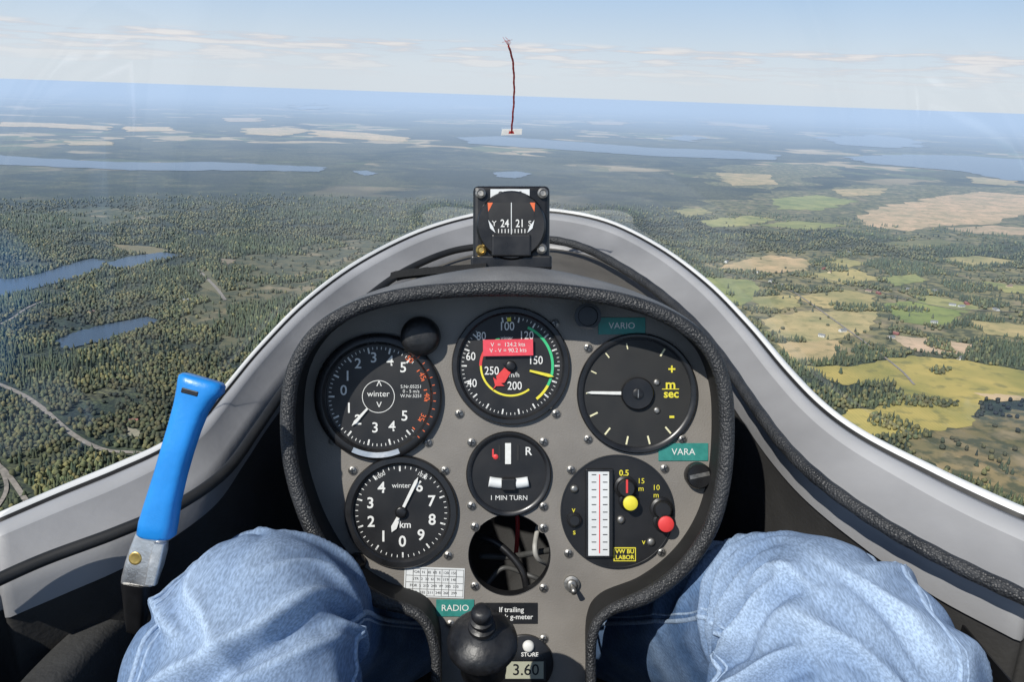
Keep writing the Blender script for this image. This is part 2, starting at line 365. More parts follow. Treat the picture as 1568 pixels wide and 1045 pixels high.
def placard(name, u, v, w, h, m, s, size, tm='white', rot=0, off=.0002):
    e = at_panel(name, u, v, rot=rot); box('plate', 0, 0, w, h, .0002, .0009, m, e, .0002); text(s, size, 0, 0, .0011, M[tm], e, off=off); return e
placard('vario_placard', 952, 499, 72, 26, M['teal'], 'VARIO', .0066, off=0)
placard('vara_placard', 1046, 692, 76, 27, M['teal'], 'VARA', .0068, off=0)
placard('radio_placard', 697, 931, 58, 26, M['teal'], 'RADIO', .0066, off=0)
placard('g_meter_placard', 783, 939, 80, 32, M['black'], 'If trailing\nCheck g-meter', .0052, off=.00006)
e = at_panel('compass_correction_card', 665, 892, rot=-2)
box('card', 0, 0, 92, 46, .0002, .0006, M['paper'], e)
Q = [[((-44 + 11 * i) * U, -21 * U, .0008), ((-43.3 + 11 * i) * U, -21 * U, .0008), ((-43.3 + 11 * i) * U, 21 * U, .0008), ((-44 + 11 * i) * U, 21 * U, .0008)] for i in range(9)]
Q += [[(-44 * U, (-21 + 10.3 * i) * U, .0009), (44.7 * U, (-21 + 10.3 * i) * U, .0009), (44.7 * U, (-20.3 + 10.3 * i) * U, .0009), (-44 * U, (-20.3 + 10.3 * i) * U, .0009)] for i in range(5)]
quads('grid', Q, M['steel'], e)
for j, s in enumerate(('FOR  N  30  60  E  120  150', 'STR  2  32  61  91  119  148', 'FOR  S  210  240  W  300  330', 'STR  182  211  240  268  299')):
    text(s, .0028, 0, (15.5 - 10.3 * j) * U, .00095, M['steel'], e)

e = at_panel('radio', 803, 1015)
mobj('body', *lathe([(44 * U, .0002), (44 * U, .003), (42 * U, .0035)], 64), M['bezel'], e, auto=40)
box('display_frame', 0, -8, 66, 32, .0034, .0042, M['black'], e, .0002); box('display', 0, -8, 58, 26, .0040, .0045, M['lcd'], e)
text('3.60', .0115, 2 * U, -8 * U, .0047, M['face'], e, off=.0001); text('STORE', .0042, 8 * U, 15 * U, .0037, M['white'], e, off=.0001)
mobj('button', *lathe([(9 * U, .0034), (8 * U, .006), (5 * U, .0068)], 24, 6 * U, 28 * U), M['white'], e)

# ------------------------------------------------------------------ compass
CD = .645; CU_ = CD / F
e = empty('magnetic_compass', K @ Matrix.Translation(kp(783, 346, CD)))
o = box('housing', 0, 0, 118, 126, -.045, 0, M['bezel'], e, .004, unit=CU_)
box('base', 0, -56, 124, 22, -.04, .004, M['bezel'], e, .002, unit=CU_)
mobj('front_ring', *lathe([(53 * CU_, 0), (53 * CU_, .004), (50 * CU_, .006), (46 * CU_, .006)], 64), M['black'], e, auto=40)
def cq(pts, z): return [(x * CU_, y * CU_, z) for x, y in pts]
quads('window_recess', [cq([(-36, 34), (36, 34), (33, -2), (22, -14), (-22, -14), (-33, -2)], .0063)], M['face'], e)
quads('window_mask', [cq([(-36, 34), (-28, 34), (-35, 20)], .0065), cq([(36, 34), (28, 34), (35, 20)], .0065)], M['orange'], e)
quads('window_mask_white', [cq([(-35, 8), (-28, -2), (-24, -12), (-32, -5)], .0066), cq([(35, 8), (28, -2), (24, -12), (32, -5)], .0066)], M['paper'], e)
quads('lubber_line', [cq([(-.6, 34), (.6, 34), (.6, -14), (-.6, -14)], .0066)], M['paper'], e)
text('24', .0085, -10 * CU_, 2 * CU_, .0066, M['white'], e, off=.0001, sx=.8); text('21', .0085, 13 * CU_, 2 * CU_, .0066, M['white'], e, off=.0001, sx=.8)
text('Y', .006, -26 * CU_, 2 * CU_, .0066, M['white'], e); text('S', .006, 28 * CU_, 2 * CU_, .0066, M['white'], e)
quads('card_ticks', [cq([(x, -12), (x + 1.2, -12), (x + 1.2, -6), (x, -6)], .0066) for x in range(-20, 22, 5)], M['white'], e)
box('lower_cover', 0, -31, 60, 34, .004, .0075, M['bezel'], e, .0015, unit=CU_)
box('label', -2, 49, 60, 15, .0002, .0012, M['paper'], e, .0002, unit=CU_); text('OH  815', .0052, -2 * CU_, 49 * CU_, .0014, M['face'], e, off=.0001)
for x, y, mm in ((-46, -37, 'brass'), (46, -35, 'steel'), (-47, 50, 'steel'), (48, 50, 'steel')):
    mobj('mount_screw', *lathe([(8 * CU_, 0), (8 * CU_, .003), (5 * CU_, .004), (4 * CU_, .003)], 24, x * CU_, y * CU_), M[mm], e, auto=30)

# ------------------------------------------------------------------ cockpit rim
O = [(-60, 812), (0, 786), (90, 747), (180, 710), (250, 678), (305, 637), (345, 590), (400, 525), (470, 455), (550, 397), (640, 352), (720, 328), (784, 321), (850, 320), (930, 336), (1010, 375), (1085, 430), (1150, 495), (1210, 565), (1265, 620), (1330, 665), (1430, 715), (1500, 748), (1568, 778), (1640, 806)]
I = [(-60, 893), (0, 868), (90, 832), (180, 795), (260, 750), (325, 702), (368, 645), (417, 578), (483, 505), (560, 442), (648, 393), (725, 366), (784, 358), (850, 358), (920, 374), (985, 408), (1045, 458), (1095, 516), (1140, 580), (1190, 645), (1250, 705), (1350, 778), (1450, 840), (1568, 898), (1640, 935)]
def ext(P, x):
    a, b = P[0], P[-1]
    return [Vector((-x - .03, -.6, a.z - .01)), Vector((-x - .02, -.2, a.z - .01)), Vector(((a.x - x) / 2, .15, a.z - .005))] + P + [Vector(((b.x + x) / 2, .15, b.z - .005)), Vector((x + .02, -.2, b.z - .01)), Vector((x + .03, -.6, b.z - .01))]
Oc = catmull(ext([sill(*p) for p in O], .36), 6); Ic = catmull(ext([sill(*p, -.004) for p in I], .335), 6)
n = len(Oc)
def offs(P, Q, i): # outward dir
    d = (P[i] - Q[i]); d.z = 0; return d.normalized()
prof = [(-1, .10, -.40, 0), (-1, .07, -.2, 0), (-1, .03, -.06, 0), (-1, .010, -.012, 0), (-1, .003, -.001, 0), (0, 0, .001, 0), (.05, 0, .002, 0), (.11, 0, 0.001, 2), (.12, 0, -.004, 2), (.15, 0, -.004, 2), (.16, 0, .0, 3), (.26, 0, .003, 3), (.38, 0, .004, 3), (.46, 0, .002, 1), (.52, 0, -.002, 1), (.85, 0, -.006, 1), (.95, 0, -.009, 1), (1, 0, -.016, 1), (1.03, 0, -.03, 1)]
V, Fc, mi = [], [], []
for t, out, dz, _ in prof:
    for i in range(n):
        if t < 0: p = Oc[i] + offs(Oc, Ic, i) * out
        else: p = Oc[i].lerp(Ic[i], t)
        V.append(p + Vector((0, 0, dz)))
for r in range(len(prof) - 1):
    for i in range(n - 1): Fc.append((r * n + i, r * n + i + 1, (r + 1) * n + i + 1, (r + 1) * n + i)); mi.append(prof[r][3])
rim = mobj('glider_fuselage_rim', V, Fc, [M['rimw'], M['rimg'], M['seal'], M['rimb']], matrix=A, midx=mi)
V, Fc = [], []
prof = [(0, -.028), (.004, -.06), (.0, -.2), (-.02, -.42), (-.09, -.5)]
for off, dz in prof:
    for i in range(n): V.append(Ic[i] - offs(Oc, Ic, i) * (-off) + Vector((0, 0, dz)))
for r in range(len(prof) - 1):
    for i in range(n - 1): Fc.append((r * n + i, (r + 1) * n + i, (r + 1) * n + i + 1, r * n + i + 1))
base = (len(prof) - 1) * n
for i in range(n // 2 - 1): Fc.append((base + i, base + n - 1 - i, base + n - 2 - i, base + i + 1))
Fc.append((base, base + n - 1, n - 1, 0))
mobj('cockpit_interior', V, Fc, M['tub'], matrix=A)
V, Fc = [], []
sel = [i for i in range(n) if Ic[i].y > .70]
for i in sel:
    p = Ic[i] + Vector((0, 0, -.014)); V.append(p); V.append(Vector((p.x * .75, .70 + (p.y - .70) * .45, p.z - .005))); V.append(Vector((p.x * .6, .66, p.z - .03)))
for k in range(len(sel) - 1):
    for j in range(2): Fc.append((k * 3 + j, k * 3 + 3 + j, k * 3 + 4 + j, k * 3 + 1 + j))
mobj('nose_deck', V, Fc, M['deck'], matrix=A)
cab = [sill(u, v, .004) for u, v in ((800, 372), (850, 373), (900, 387), (960, 420), (1010, 455), (1060, 500), (1105, 555), (1150, 622), (1200, 690), (1260, 748), (1350, 812), (1450, 868), (1568, 925), (1640, 962))]
cab += [Vector((.33, .15, -.28)), Vector((.35, -.3, -.28))]
cc = catmull(cab, 10)
mobj('rubber_seal_hose', *tube(cc, [.0048 * (1 + .04 * math.sin(i * 1.3)) for i in range(len(cc))], 14), M['lip'], matrix=A)
cab = [sill(u, v, .0) for u, v in ((760, 374), (690, 385), (620, 415), (560, 458), (500, 515), (440, 590), (395, 655), (345, 722), (270, 775), (180, 815), (60, 860), (-60, 915))]
mobj('rubber_seal_hose', *tube(catmull(cab, 10), .004, 12), M['seal'], matrix=A)
pk = [Vector((-.262, .50, -.345)), Vector((-.268, .44, -.338)), Vector((-.272, .38, -.338)), Vector((-.275, .30, -.345))]
V, Fc = [], []; pc_ = catmull(pk, 6)
for p in pc_: V += [p + Vector((-.02, 0, .004)), p + Vector((-.002, 0, .006)), p + Vector((.006, 0, 0)), p + Vector((.006, 0, -.05)), p + Vector((-.01, 0, -.11))]
for i in range(len(pc_) - 1): Fc += [(i * 5 + j, i * 5 + 5 + j, i * 5 + 6 + j, i * 5 + 1 + j) for j in range(4)]
mobj('side_pocket', V, Fc, M['pocket'], matrix=A)

# canopy glass
def side(sg):
    P = [p for p in Oc if p.x * sg > 0]; P.sort(key=lambda p: p.y)
    return np.array([p.y for p in P]), np.array([abs(p.x) for p in P]), np.array([p.z for p in P])
yL, xL, zL = side(-1); yR, xR, zR = side(1); ymax = min(yL.max(), yR.max())
ys = np.concatenate([np.linspace(-.55, .9, 50), ymax - (ymax - .9) * (1 - np.linspace(0.03, 1, 24)) ** 1.6])
zc_y = [-.6, 0, .2, .4, .6, .75, .85, .95, 1.05, 1.08]; zc_z = [.2, .215, .20, .17, .115, .045, -.03, -.09, -.142, -.15]
V, Fc = [], []; NA = 48
for y in ys:
    l, r_ = np.interp(y, yL, xL), np.interp(y, yR, xR); zl, zr = np.interp(y, yL, zL), np.interp(y, yR, zR); zc = np.interp(y, zc_y, zc_z)
    for j in range(NA + 1):
        a = math.pi * j / NA; c, s = math.cos(a), math.sin(a)
        x = -l * c if c > 0 else -r_ * c; zs = zl + (zr - zl) * (1 - c) / 2
        V.append((x, y, zs + (max(zc, zs) - zs) * s ** .85))
for k in range(len(ys) - 1):
    for j in range(NA): Fc.append((k * (NA + 1) + j, k * (NA + 1) + j + 1, (k + 1) * (NA + 1) + j + 1, (k + 1) * (NA + 1) + j))
gm = bpy.data.materials.new('plexiglass'); gm.use_nodes = True; nt = gm.node_tree; nt.nodes.clear(); N, L = nt.nodes, nt.links
out = N.new('ShaderNodeOutputMaterial'); mx = N.new('ShaderNodeMixShader'); tr = N.new('ShaderNodeBsdfTransparent'); gl = N.new('ShaderNodeBsdfGlossy'); lw = N.new('ShaderNodeLayerWeight')
gl.inputs['Roughness'].default_value = .05; tr.inputs[0].default_value = (.985, .99, .99, 1)
lw.inputs['Blend'].default_value = .5
pw = N.new('ShaderNodeMath'); pw.operation = 'POWER'; pw.inputs[1].default_value = 5; L.new(lw.outputs['Facing'], pw.inputs[0])
ma = N.new('ShaderNodeMath'); ma.operation = 'MULTIPLY_ADD'; ma.inputs[1].default_value = .35; ma.inputs[2].default_value = .12; L.new(pw.outputs[0], ma.inputs[0])
L.new(ma.outputs[0], mx.inputs[0]); L.new(tr.outputs[0], mx.inputs[1]); L.new(gl.outputs[0], mx.inputs[2]); L.new(mx.outputs[0], out.inputs[0])
can = mobj('glider_canopy', V, Fc, gm, matrix=A)
sm = can.modifiers.new('smooth', 'SMOOTH'); sm.iterations = 6; sm.factor = .5

# yaw string with tape
e = empty('yaw_string', A)
ysd = lambda u, v, y: air(u, v) * (y / air(u, v).y)
pts = [ysd(783, 203, .855), ysd(785, 180, .84), ysd(787, 150, .825), ysd(787, 120, .805), ysd(785, 92, .785), ysd(779, 70, .77)]
pc = catmull(pts, 12); pc = [p + Vector((.0002 * math.sin(i * .7), 0, 0)) for i, p in enumerate(pc)]
mobj('thread', *tube(pc, [.0009 + .0001 * math.sin(i * 2.1) for i in range(len(pc))], 8), M['wool'], e)
for k in range(9):
    a = pc[-1]; mobj('frayed_fibre', *tube([a, a + Vector((random.uniform(-.003, .003), 0, .003 + random.uniform(-.002, .002))), a + Vector((random.uniform(-.006, .005), 0, random.uniform(.003, .008)))], .00016, 5), M['wool'], e)
c = ysd(783, 202, .858); w, h = .0105, .0030
mobj('tape', [c + Vector((-w, .001, -h)), c + Vector((w, .001, -h * .8)), c + Vector((w * 1.05, .0015, h * 1.1)), c + Vector((-w * .9, .0015, h))], [(0, 1, 2, 3)], M['tape'], e, smooth=False)
c = c + Vector((0, -.0025, 0)); w, h = .003, .0013
mobj('knot', [c + Vector((-w, 0, -h)), c + Vector((w, 0, -h)), c + Vector((w * .7, 0, h)), c + Vector((-w * .7, 0, h))], [(0, 1, 2, 3)], M['wool'], e, smooth=False)

# ------------------------------------------------------------------ airbrake lever
HD = .50; HU = HD / F
e = empty('airbrake_lever', K @ Matrix.Translation(kp(265, 720, HD)))
def hp(u, v, z=0): return Vector(((u - 265) * HU, (720 - v) * HU, z))
def loft(name, secs, m, n=28, p=3.2, parent=None):
    V, Fc = [], []
    for c, w, d, ang in secs:
        ca, sa = math.cos(rad(ang)), math.sin(rad(ang))
        for i in range(n):
            a = 2 * math.pi * i / n; cx = math.copysign(abs(math.cos(a)) ** (2 / p), math.cos(a)) * w / 2; cz = math.copysign(abs(math.sin(a)) ** (2 / p), math.sin(a)) * d / 2
            V.append(c + Vector((cx * ca, cx * sa, cz)))
    for j in range(len(secs) - 1):
        for i in range(n): Fc.append((j * n + i, j * n + (i + 1) % n, (j + 1) * n + (i + 1) % n, (j + 1) * n + i))
    Fc.append(tuple(reversed(range(n)))); Fc.append(tuple((len(secs) - 1) * n + i for i in range(n)))
    return mobj(name, V, Fc, m, parent, auto=50)
S = [(240, 822, 46, 40, -6), (240, 818, 54, 46, -6), (243, 800, 54, 48, -8), (251, 765, 48, 46, -12), (262, 725, 45, 44, -14), (272, 690, 45, 44, -14), (283, 655, 46, 44, -16), (293, 625, 50, 44, -18), (302, 603, 60, 44, -18), (308, 592, 70, 44, -17), (310, 583, 70, 42, -16), (311, 579, 62, 34, -16)]
loft('grip', [(hp(u, v), w * HU, d * HU, a) for u, v, w, d, a in S], M['blue'], parent=e)
o = box('thumb_recess', 34, 121, 26, 8, 20 * HU, 22.8 * HU, M['black'], e, .0005, rot=-15, unit=HU)
loft('bracket', [(hp(u, v), w * HU, d * HU, a) for u, v, w, d, a in ((212, 893, 48, 22, -8), (215, 885, 52, 24, -8), (222, 862, 54, 26, -10), (229, 838, 52, 26, -10), (233, 818, 44, 26, -8))], M['alu'], p=6, parent=e)
mobj('bolt_hole', *lathe([(10 * HU, 13.2 * HU), (9 * HU, 14 * HU), (7 * HU, 13.6 * HU)], 28, (213 - 265) * HU, (720 - 852) * HU), M['brass'], e)
loft('cheek', [(hp(u, v, .006), w * HU, d * HU, a) for u, v, w, d, a in ((238, 890, 16, 14, -8), (245, 858, 18, 14, -8), (252, 828, 16, 14, -8))], M['alu'], p=6, parent=e)
loft('shaft', [(hp(u, v, z), w * HU, d * HU, a) for u, v, w, d, a, z in ((185, 985, 26, 22, -12, -.02), (197, 940, 34, 28, -12, -.01), (208, 893, 40, 30, -10, 0))], M['black'], p=4, parent=e)

# ------------------------------------------------------------------ control stick
e = empty('control_stick', K @ Matrix.Translation(kp(737, 938, .47)) @ Matrix.Rotation(rad(-52), 4, 'X'))
s_ = .47 / F
pr = [(0.1, 8), (8, 8), (14, 5), (16, 0), (16, -8), (13, -11), (13, -16), (18, -18), (18, -24), (14, -27), (14, -31), (21, -34), (22, -40), (17, -44), (20, -50), (34, -56), (47, -63), (55, -72), (57, -82), (54, -90), (46, -96), (40, -104), (38, -160), (30, -170), (28, -420)]
mobj('grip', *lathe([(r * s_, z * s_) for r, z in pr][::-1], 48), M['rubber'], e, auto=50)

# ------------------------------------------------------------------ pilot (legs in jeans)
def denim():
    m, nt, b = newmat('denim'); N, L = nt.nodes, nt.links
    tc = N.new('ShaderNodeTexCoord')
    n1 = N.new('ShaderNodeTexNoise'); n1.inputs['Scale'].default_value = 16; n1.inputs['Detail'].default_value = 4
    n2 = N.new('ShaderNodeTexNoise'); n2.inputs['Scale'].default_value = 900; n2.inputs['Detail'].default_value = 2
    mp = N.new('ShaderNodeMapping'); mp.inputs['Rotation'].default_value = (.3, .5, .6); mp.inputs['Scale'].default_value = (1, .20, 1)
    L.new(tc.outputs['Object'], n1.inputs['Vector']); L.new(tc.outputs['Object'], mp.inputs[0]); L.new(mp.outputs[0], n2.inputs['Vector'])
    cr = N.new('ShaderNodeValToRGB'); cr.color_ramp.elements[0].position = .3; cr.color_ramp.elements[0].color = (.060, .118, .235, 1); cr.color_ramp.elements[1].position = .7; cr.color_ramp.elements[1].color = (.115, .195, .35, 1)
    L.new(n1.outputs['Fac'], cr.inputs[0])
    at = N.new('ShaderNodeVertexColor'); at.layer_name = 'wear'
    mixw = N.new('ShaderNodeMix'); mixw.data_type = 'RGBA'; L.new(at.outputs[0], mixw.inputs[0]); L.new(cr.outputs[0], mixw.inputs[6]); mixw.inputs[7].default_value = (.40, .51, .66, 1)
    mr = N.new('ShaderNodeMapRange'); mr.inputs[1].default_value = .35; mr.inputs[2].default_value = .65; mr.inputs[3].default_value = .78; mr.inputs[4].default_value = 1.22
    L.new(n2.outputs['Fac'], mr.inputs[0]); vs = N.new('ShaderNodeVectorMath'); vs.operation = 'SCALE'; L.new(mixw.outputs[2], vs.inputs[0]); L.new(mr.outputs[0], vs.inputs['Scale'])
    L.new(vs.outputs[0], b.inputs['Base Color']); b.inputs['Roughness'].default_value = .9; b.inputs['Specular IOR Level'].default_value = .1
    bp = N.new('ShaderNodeBump'); bp.inputs['Strength'].default_value = .25; bp.inputs['Distance'].default_value = .0003
    L.new(n2.outputs['Fac'], bp.inputs['Height']); L.new(bp.outputs[0], b.inputs['Normal'])
    return m
DEN = denim()
def cam2air(p): return Vector((p.x, -p.z * CP + p.y * SP, p.z * SP + p.y * CP))
pil = empty('pilot', A)
# folds: (s0, a0 deg, s1, a1 deg, half width, height) ; s runs along the leg (knee = 3), a = angle round it, 0 on top
def leg(name, sg, knee, kr, seams, folds):
    hip = Vector((sg * .095, -.02, -.60)); ank = Vector((sg * .11, .82, -.60))
    P = [hip, hip.lerp(knee, .5) + Vector((sg * .01, 0, .012)), hip.lerp(knee, .82) + Vector((sg * .004, 0, .012)), knee, knee.lerp(ank, .2) + Vector((0, 0, .006)), knee.lerp(ank, .55), ank]
    C = catmull(P, 48); m = len(C)
    rk = np.interp(np.arange(m) / 48, [0, 1, 2, 2.6, 3, 3.6, 4.3, 5, 6], [.095, .086, kr * 1.08, kr * 1.02, kr * .95, kr * .88, kr * .86, .058, .05])
    for _ in range(30): rk[1:-1] = (rk[:-2] + 2 * rk[1:-1] + rk[2:]) / 4
    nn = 240
    S_, A_ = np.meshgrid(np.arange(m) / 48, np.where(np.arange(nn) > nn // 2, np.arange(nn) - nn, np.arange(nn)) * 2 * np.pi / nn, indexing='ij')
    ARC = .5
    low = np.array([[noise.noise(Vector((j / 48 * .8, math.cos(a) * .9 + sg * 3, math.sin(a) * .9))) for a in A_[0]] for j in range(m)])
    wob = np.array([[noise.noise(Vector((j / 48 * 2.2 + 7, math.cos(a) * 1.5, math.sin(a) * 1.5 + sg))) for a in A_[0]] for j in range(m)])
    fine = np.array([[noise.noise(Vector((j / 48 * 5 + 1, math.cos(a) * 4, math.sin(a) * 4 + sg))) for a in A_[0]] for j in range(m)])
    R = rk[:, None] + low * .008 + fine * .0012; WR = np.zeros_like(R)
    for s0, a0, s1, a1, hw, ht in folds:
        x0, y0, x1, y1 = s0, rad(a0) * ARC, s1, rad(a1) * ARC
        dx, dy = x1 - x0, y1 - y0; ll = math.hypot(dx, dy); hw *= .8; ht *= 1.5
        px, py = S_ + wob * .16 - x0, A_ * ARC + wob * .12 - y0
        t = (px * dx + py * dy) / ll ** 2; d = (px * -dy + py * dx) / ll
        tt = np.clip(t, 0, 1); dd = np.where((t < 0) | (t > 1), np.abs(t - tt) * ll, 0)
        env = np.exp(-(dd / (hw * 2)) ** 2) * (.35 + .65 * np.sin(np.pi * np.clip(t, .02, .98)))
        rg = np.exp(-(np.abs(d) / hw) ** 1.5) * env
        R += ht * (rg - .75 * np.exp(-((d - 1.9 * hw) / (1.2 * hw)) ** 2) * env); WR += rg
    V, Fc, W = [], [], []
    T = (C[1] - C[0]).normalized(); nrm = Vector((0, 0, 1)); nrm = (nrm - T * nrm.dot(T)).normalized()
    for j in range(m):
        T = (C[min(j + 5, m - 1)] - C[max(j - 5, 0)]).normalized(); nrm = (nrm - T * nrm.dot(T)).normalized(); b = T.cross(nrm); s = j / 48
        for i in range(nn):
            a = A_[0][i]; ca, sa = math.cos(a), math.sin(a)
            V.append(C[j] + (nrm * ca + b * sa * 1.06) * float(R[j, i]))
            W.append(.55 * math.exp(-((s - 2.8) / .6) ** 2) * max(0, ca) + .38 * min(1, WR[j, i]) + .2 * wob[j, i] + .15 * fine[j, i] + .06)
    for j in range(m - 1):
        for i in range(nn): Fc.append((j * nn + i, j * nn + (i + 1) % nn, (j + 1) * nn + (i + 1) % nn, (j + 1) * nn + i))
    Fc.append(tuple(reversed(range(nn)))); Fc.append(tuple((m - 1) * nn + i for i in range(nn)))
    ob = mobj(name, V, Fc, DEN, pil)
    at = ob.data.color_attributes.new('wear', 'FLOAT_COLOR', 'POINT'); arr = np.ones((len(W), 4), np.float32); arr[:, :3] = np.clip(np.array(W), 0, 1)[:, None]; at.data.foreach_set('color', arr.ravel())
    for k, sdeg in enumerate(seams):
        i0 = int((sdeg % 360) / 360 * nn)
        for dk in (0, 3):
            line = [V[j * nn + (i0 + dk) % nn] for j in range(0, m, 2)]
            line = [p - (p - C[min(j * 2, m - 1)]).normalized() * (.0002 if dk == 0 else .0005) for j, p in enumerate(line)]
            so_ = mobj('seam', *tube(line, .0018 if dk == 0 else .0010, 8), DEN, pil)
            at = so_.data.color_attributes.new('wear', 'FLOAT_COLOR', 'POINT'); nv_ = len(so_.data.vertices); arr = np.full((nv_, 4), .75, np.float32); at.data.foreach_set('color', arr.ravel())
kL = cam2air(kp(398, 972, .50)); kR = cam2air(kp(1262, 994, .50))
leg('left_leg', -1, kL, .060, (-48, 78), [(2.2, -60, 2.75, 40, .07, .006), (1.9, -40, 2.35, 60, .08, .007), (2.75, 70, 2.3, -5, .05, .0045), (2.95, -75, 2.6, -20, .05, .004), (3.2, 75, 2.95, 20, .045, .004),
    (3.4, -70, 3.25, -10, .05, .004), (3.6, 60, 3.35, 5, .06, .005), (3.9, -70, 3.7, 30, .08, .007), (1.6, -50, 1.9, 50, .09, .007), (2.5, 95, 2.1, 45, .05, .005), (3.05, 100, 2.75, 55, .05, .005), (4.2, -60, 4.4, 60, .1, .008),
    (3.05, -40, 2.45, 5, .045, .0035), (2.6, 10, 2.95, 55, .04, .003)])
leg('right_leg', 1, kR, .068, (42, -72), [(2.55, -80, 2.85, -25, .05, .005), (2.3, -85, 2.5, -20, .06, .006), (2.05, -70, 2.15, 30, .07, .007), (2.9, -85, 3.05, -35, .045, .0045), (3.2, -80, 3.2, -20, .05, .005), (3.5, -75, 3.35, -5, .06, .005),
    (2.5, 80, 2.75, 35, .05, .004), (2.15, 75, 2.45, 20, .06, .005), (3.15, 75, 3.0, 30, .05, .004), (3.8, -60, 3.7, 40, .08, .007), (1.7, -50, 1.8, 60, .09, .007), (4.2, -60, 4.4, 60, .1, .008),
    (2.7, -50, 2.45, 10, .045, .0035), (2.95, 5, 2.6, 50, .04, .003), (3.0, -60, 2.75, -15, .04, .0035)])

# placards on side walls
e = empty('tow_release_placard', A @ Matrix.Translation((.281, .425, -.338)) @ Matrix(((0, 0, -1, 0), (-1, 0, 0, 0), (0, 1, 0, 0), (0, 0, 0, 1))))
box('plate', 0, 0, .085, .044, 0, .001, M['black'], e, unit=1)
text('Towing cable\n  max. 500 kg\nBaggage max.\n  8.5 kg', .0062, 0, .002, .0013, M['white'], e)
e = empty('gear_placard', A @ Matrix.Translation((-.262, .42, -.385)) @ Matrix(((0, 0, 1, 0), (1, 0, 0, 0), (0, 1, 0, 0), (0, 0, 0, 1))))
box('plate', 0, 0, .04, .03, 0, .001, M['black'], e, unit=1); text('Gear', .006, 0, .008, .0013, M['phose'], e); arc('ring', e, 0, 360, 14, 16, M['phose'], .0013)

# ------------------------------------------------------------------ terrain
HAZE = (.44, .57, .74)  # aerial haze painted into the terrain materials: surface turns pale blue with distance
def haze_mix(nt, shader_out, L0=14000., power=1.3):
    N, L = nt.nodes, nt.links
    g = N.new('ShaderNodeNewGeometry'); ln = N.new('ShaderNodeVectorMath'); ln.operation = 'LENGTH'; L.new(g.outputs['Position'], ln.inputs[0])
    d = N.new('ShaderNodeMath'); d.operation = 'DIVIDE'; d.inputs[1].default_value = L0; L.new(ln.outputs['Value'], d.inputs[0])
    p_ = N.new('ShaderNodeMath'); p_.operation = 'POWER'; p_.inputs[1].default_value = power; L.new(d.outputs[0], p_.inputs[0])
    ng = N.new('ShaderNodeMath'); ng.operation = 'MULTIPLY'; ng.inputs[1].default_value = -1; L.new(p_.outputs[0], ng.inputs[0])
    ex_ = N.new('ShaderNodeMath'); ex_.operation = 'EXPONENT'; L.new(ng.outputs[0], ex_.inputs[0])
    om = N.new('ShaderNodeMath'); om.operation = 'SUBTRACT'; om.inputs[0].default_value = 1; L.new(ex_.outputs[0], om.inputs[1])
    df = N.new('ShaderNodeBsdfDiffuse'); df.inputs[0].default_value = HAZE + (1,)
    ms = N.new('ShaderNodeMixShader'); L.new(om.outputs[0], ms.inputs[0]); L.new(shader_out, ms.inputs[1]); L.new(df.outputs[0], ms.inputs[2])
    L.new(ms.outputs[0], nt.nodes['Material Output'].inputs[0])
def ramp(N, L, src, els):
    cr = N.new('ShaderNodeValToRGB'); r = cr.color_ramp
    while len(r.elements) < len(els): r.elements.new(.5)
    for el, (p, c) in zip(r.elements, els): el.position = p; el.color = tuple(c) + ((1,) if len(c) == 3 else ())
    L.new(src, cr.inputs[0]); return cr.outputs[0]
def noi(N, L, vec, scale, detail=4, vor=False, out=None):
    t = N.new('ShaderNodeTexVoronoi' if vor else 'ShaderNodeTexNoise'); t.inputs['Scale'].default_value = scale
    if not vor: t.inputs['Detail'].default_value = detail
    L.new(vec, t.inputs['Vector']); return t.outputs[out or ('Distance' if vor else 'Fac')]
def mixc(N, L, fac, a, b, mode='MIX'):
    m = N.new('ShaderNodeMix'); m.data_type = 'RGBA'; m.blend_type = mode
    if isinstance(fac, (int, float)): m.inputs[0].default_value = fac
    else: L.new(fac, m.inputs[0])
    for s, k in ((a, 6), (b, 7)):
        if isinstance(s, tuple): m.inputs[k].default_value = s + (1,)
        else: L.new(s, m.inputs[k])
    return m.outputs[2]
def mth(N, L, op, a, b=0, clamp=False):
    m = N.new('ShaderNodeMath'); m.operation = op; m.use_clamp = clamp
    for s, k in ((a, 0), (b, 1)):
        if isinstance(s, (int, float)): m.inputs[k].default_value = s
        else: L.new(s, m.inputs[k])
    return m.outputs[0]

gmt, nt, b = newmat('woodland_ground'); N, L = nt.nodes, nt.links
g = N.new('ShaderNodeNewGeometry'); pos = g.outputs['Position']
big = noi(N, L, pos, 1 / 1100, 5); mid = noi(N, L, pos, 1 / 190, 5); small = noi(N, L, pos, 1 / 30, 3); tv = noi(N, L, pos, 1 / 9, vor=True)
base = ramp(N, L, mid, [(.32, (.024, .036, .017)), (.47, (.042, .056, .024)), (.56, (.068, .080, .033)), (.64, (.12, .12, .055)), (.75, (.17, .14, .075))])
base = mixc(N, L, ramp(N, L, big, [(.48, (0, 0, 0)), (.60, (.75, .75, .75))]), base, (.115, .118, .054))
base = mixc(N, L, ramp(N, L, big, [(.36, (.8, .8, .8)), (.46, (0, 0, 0))]), base, (.024, .036, .019))
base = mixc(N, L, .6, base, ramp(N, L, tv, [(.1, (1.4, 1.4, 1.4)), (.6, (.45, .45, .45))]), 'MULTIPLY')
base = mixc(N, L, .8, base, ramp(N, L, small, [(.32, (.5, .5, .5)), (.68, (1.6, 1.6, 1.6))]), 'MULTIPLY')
sep = N.new('ShaderNodeSeparateXYZ'); L.new(pos, sep.inputs[0])
far = N.new('ShaderNodeMapRange'); far.inputs[1].default_value = 4200; far.inputs[2].default_value = 9000; L.new(sep.outputs[1], far.inputs[0])
fn = noi(N, L, pos, 1 / 2600, 6); fn2 = noi(N, L, pos, 1 / 700, 3)
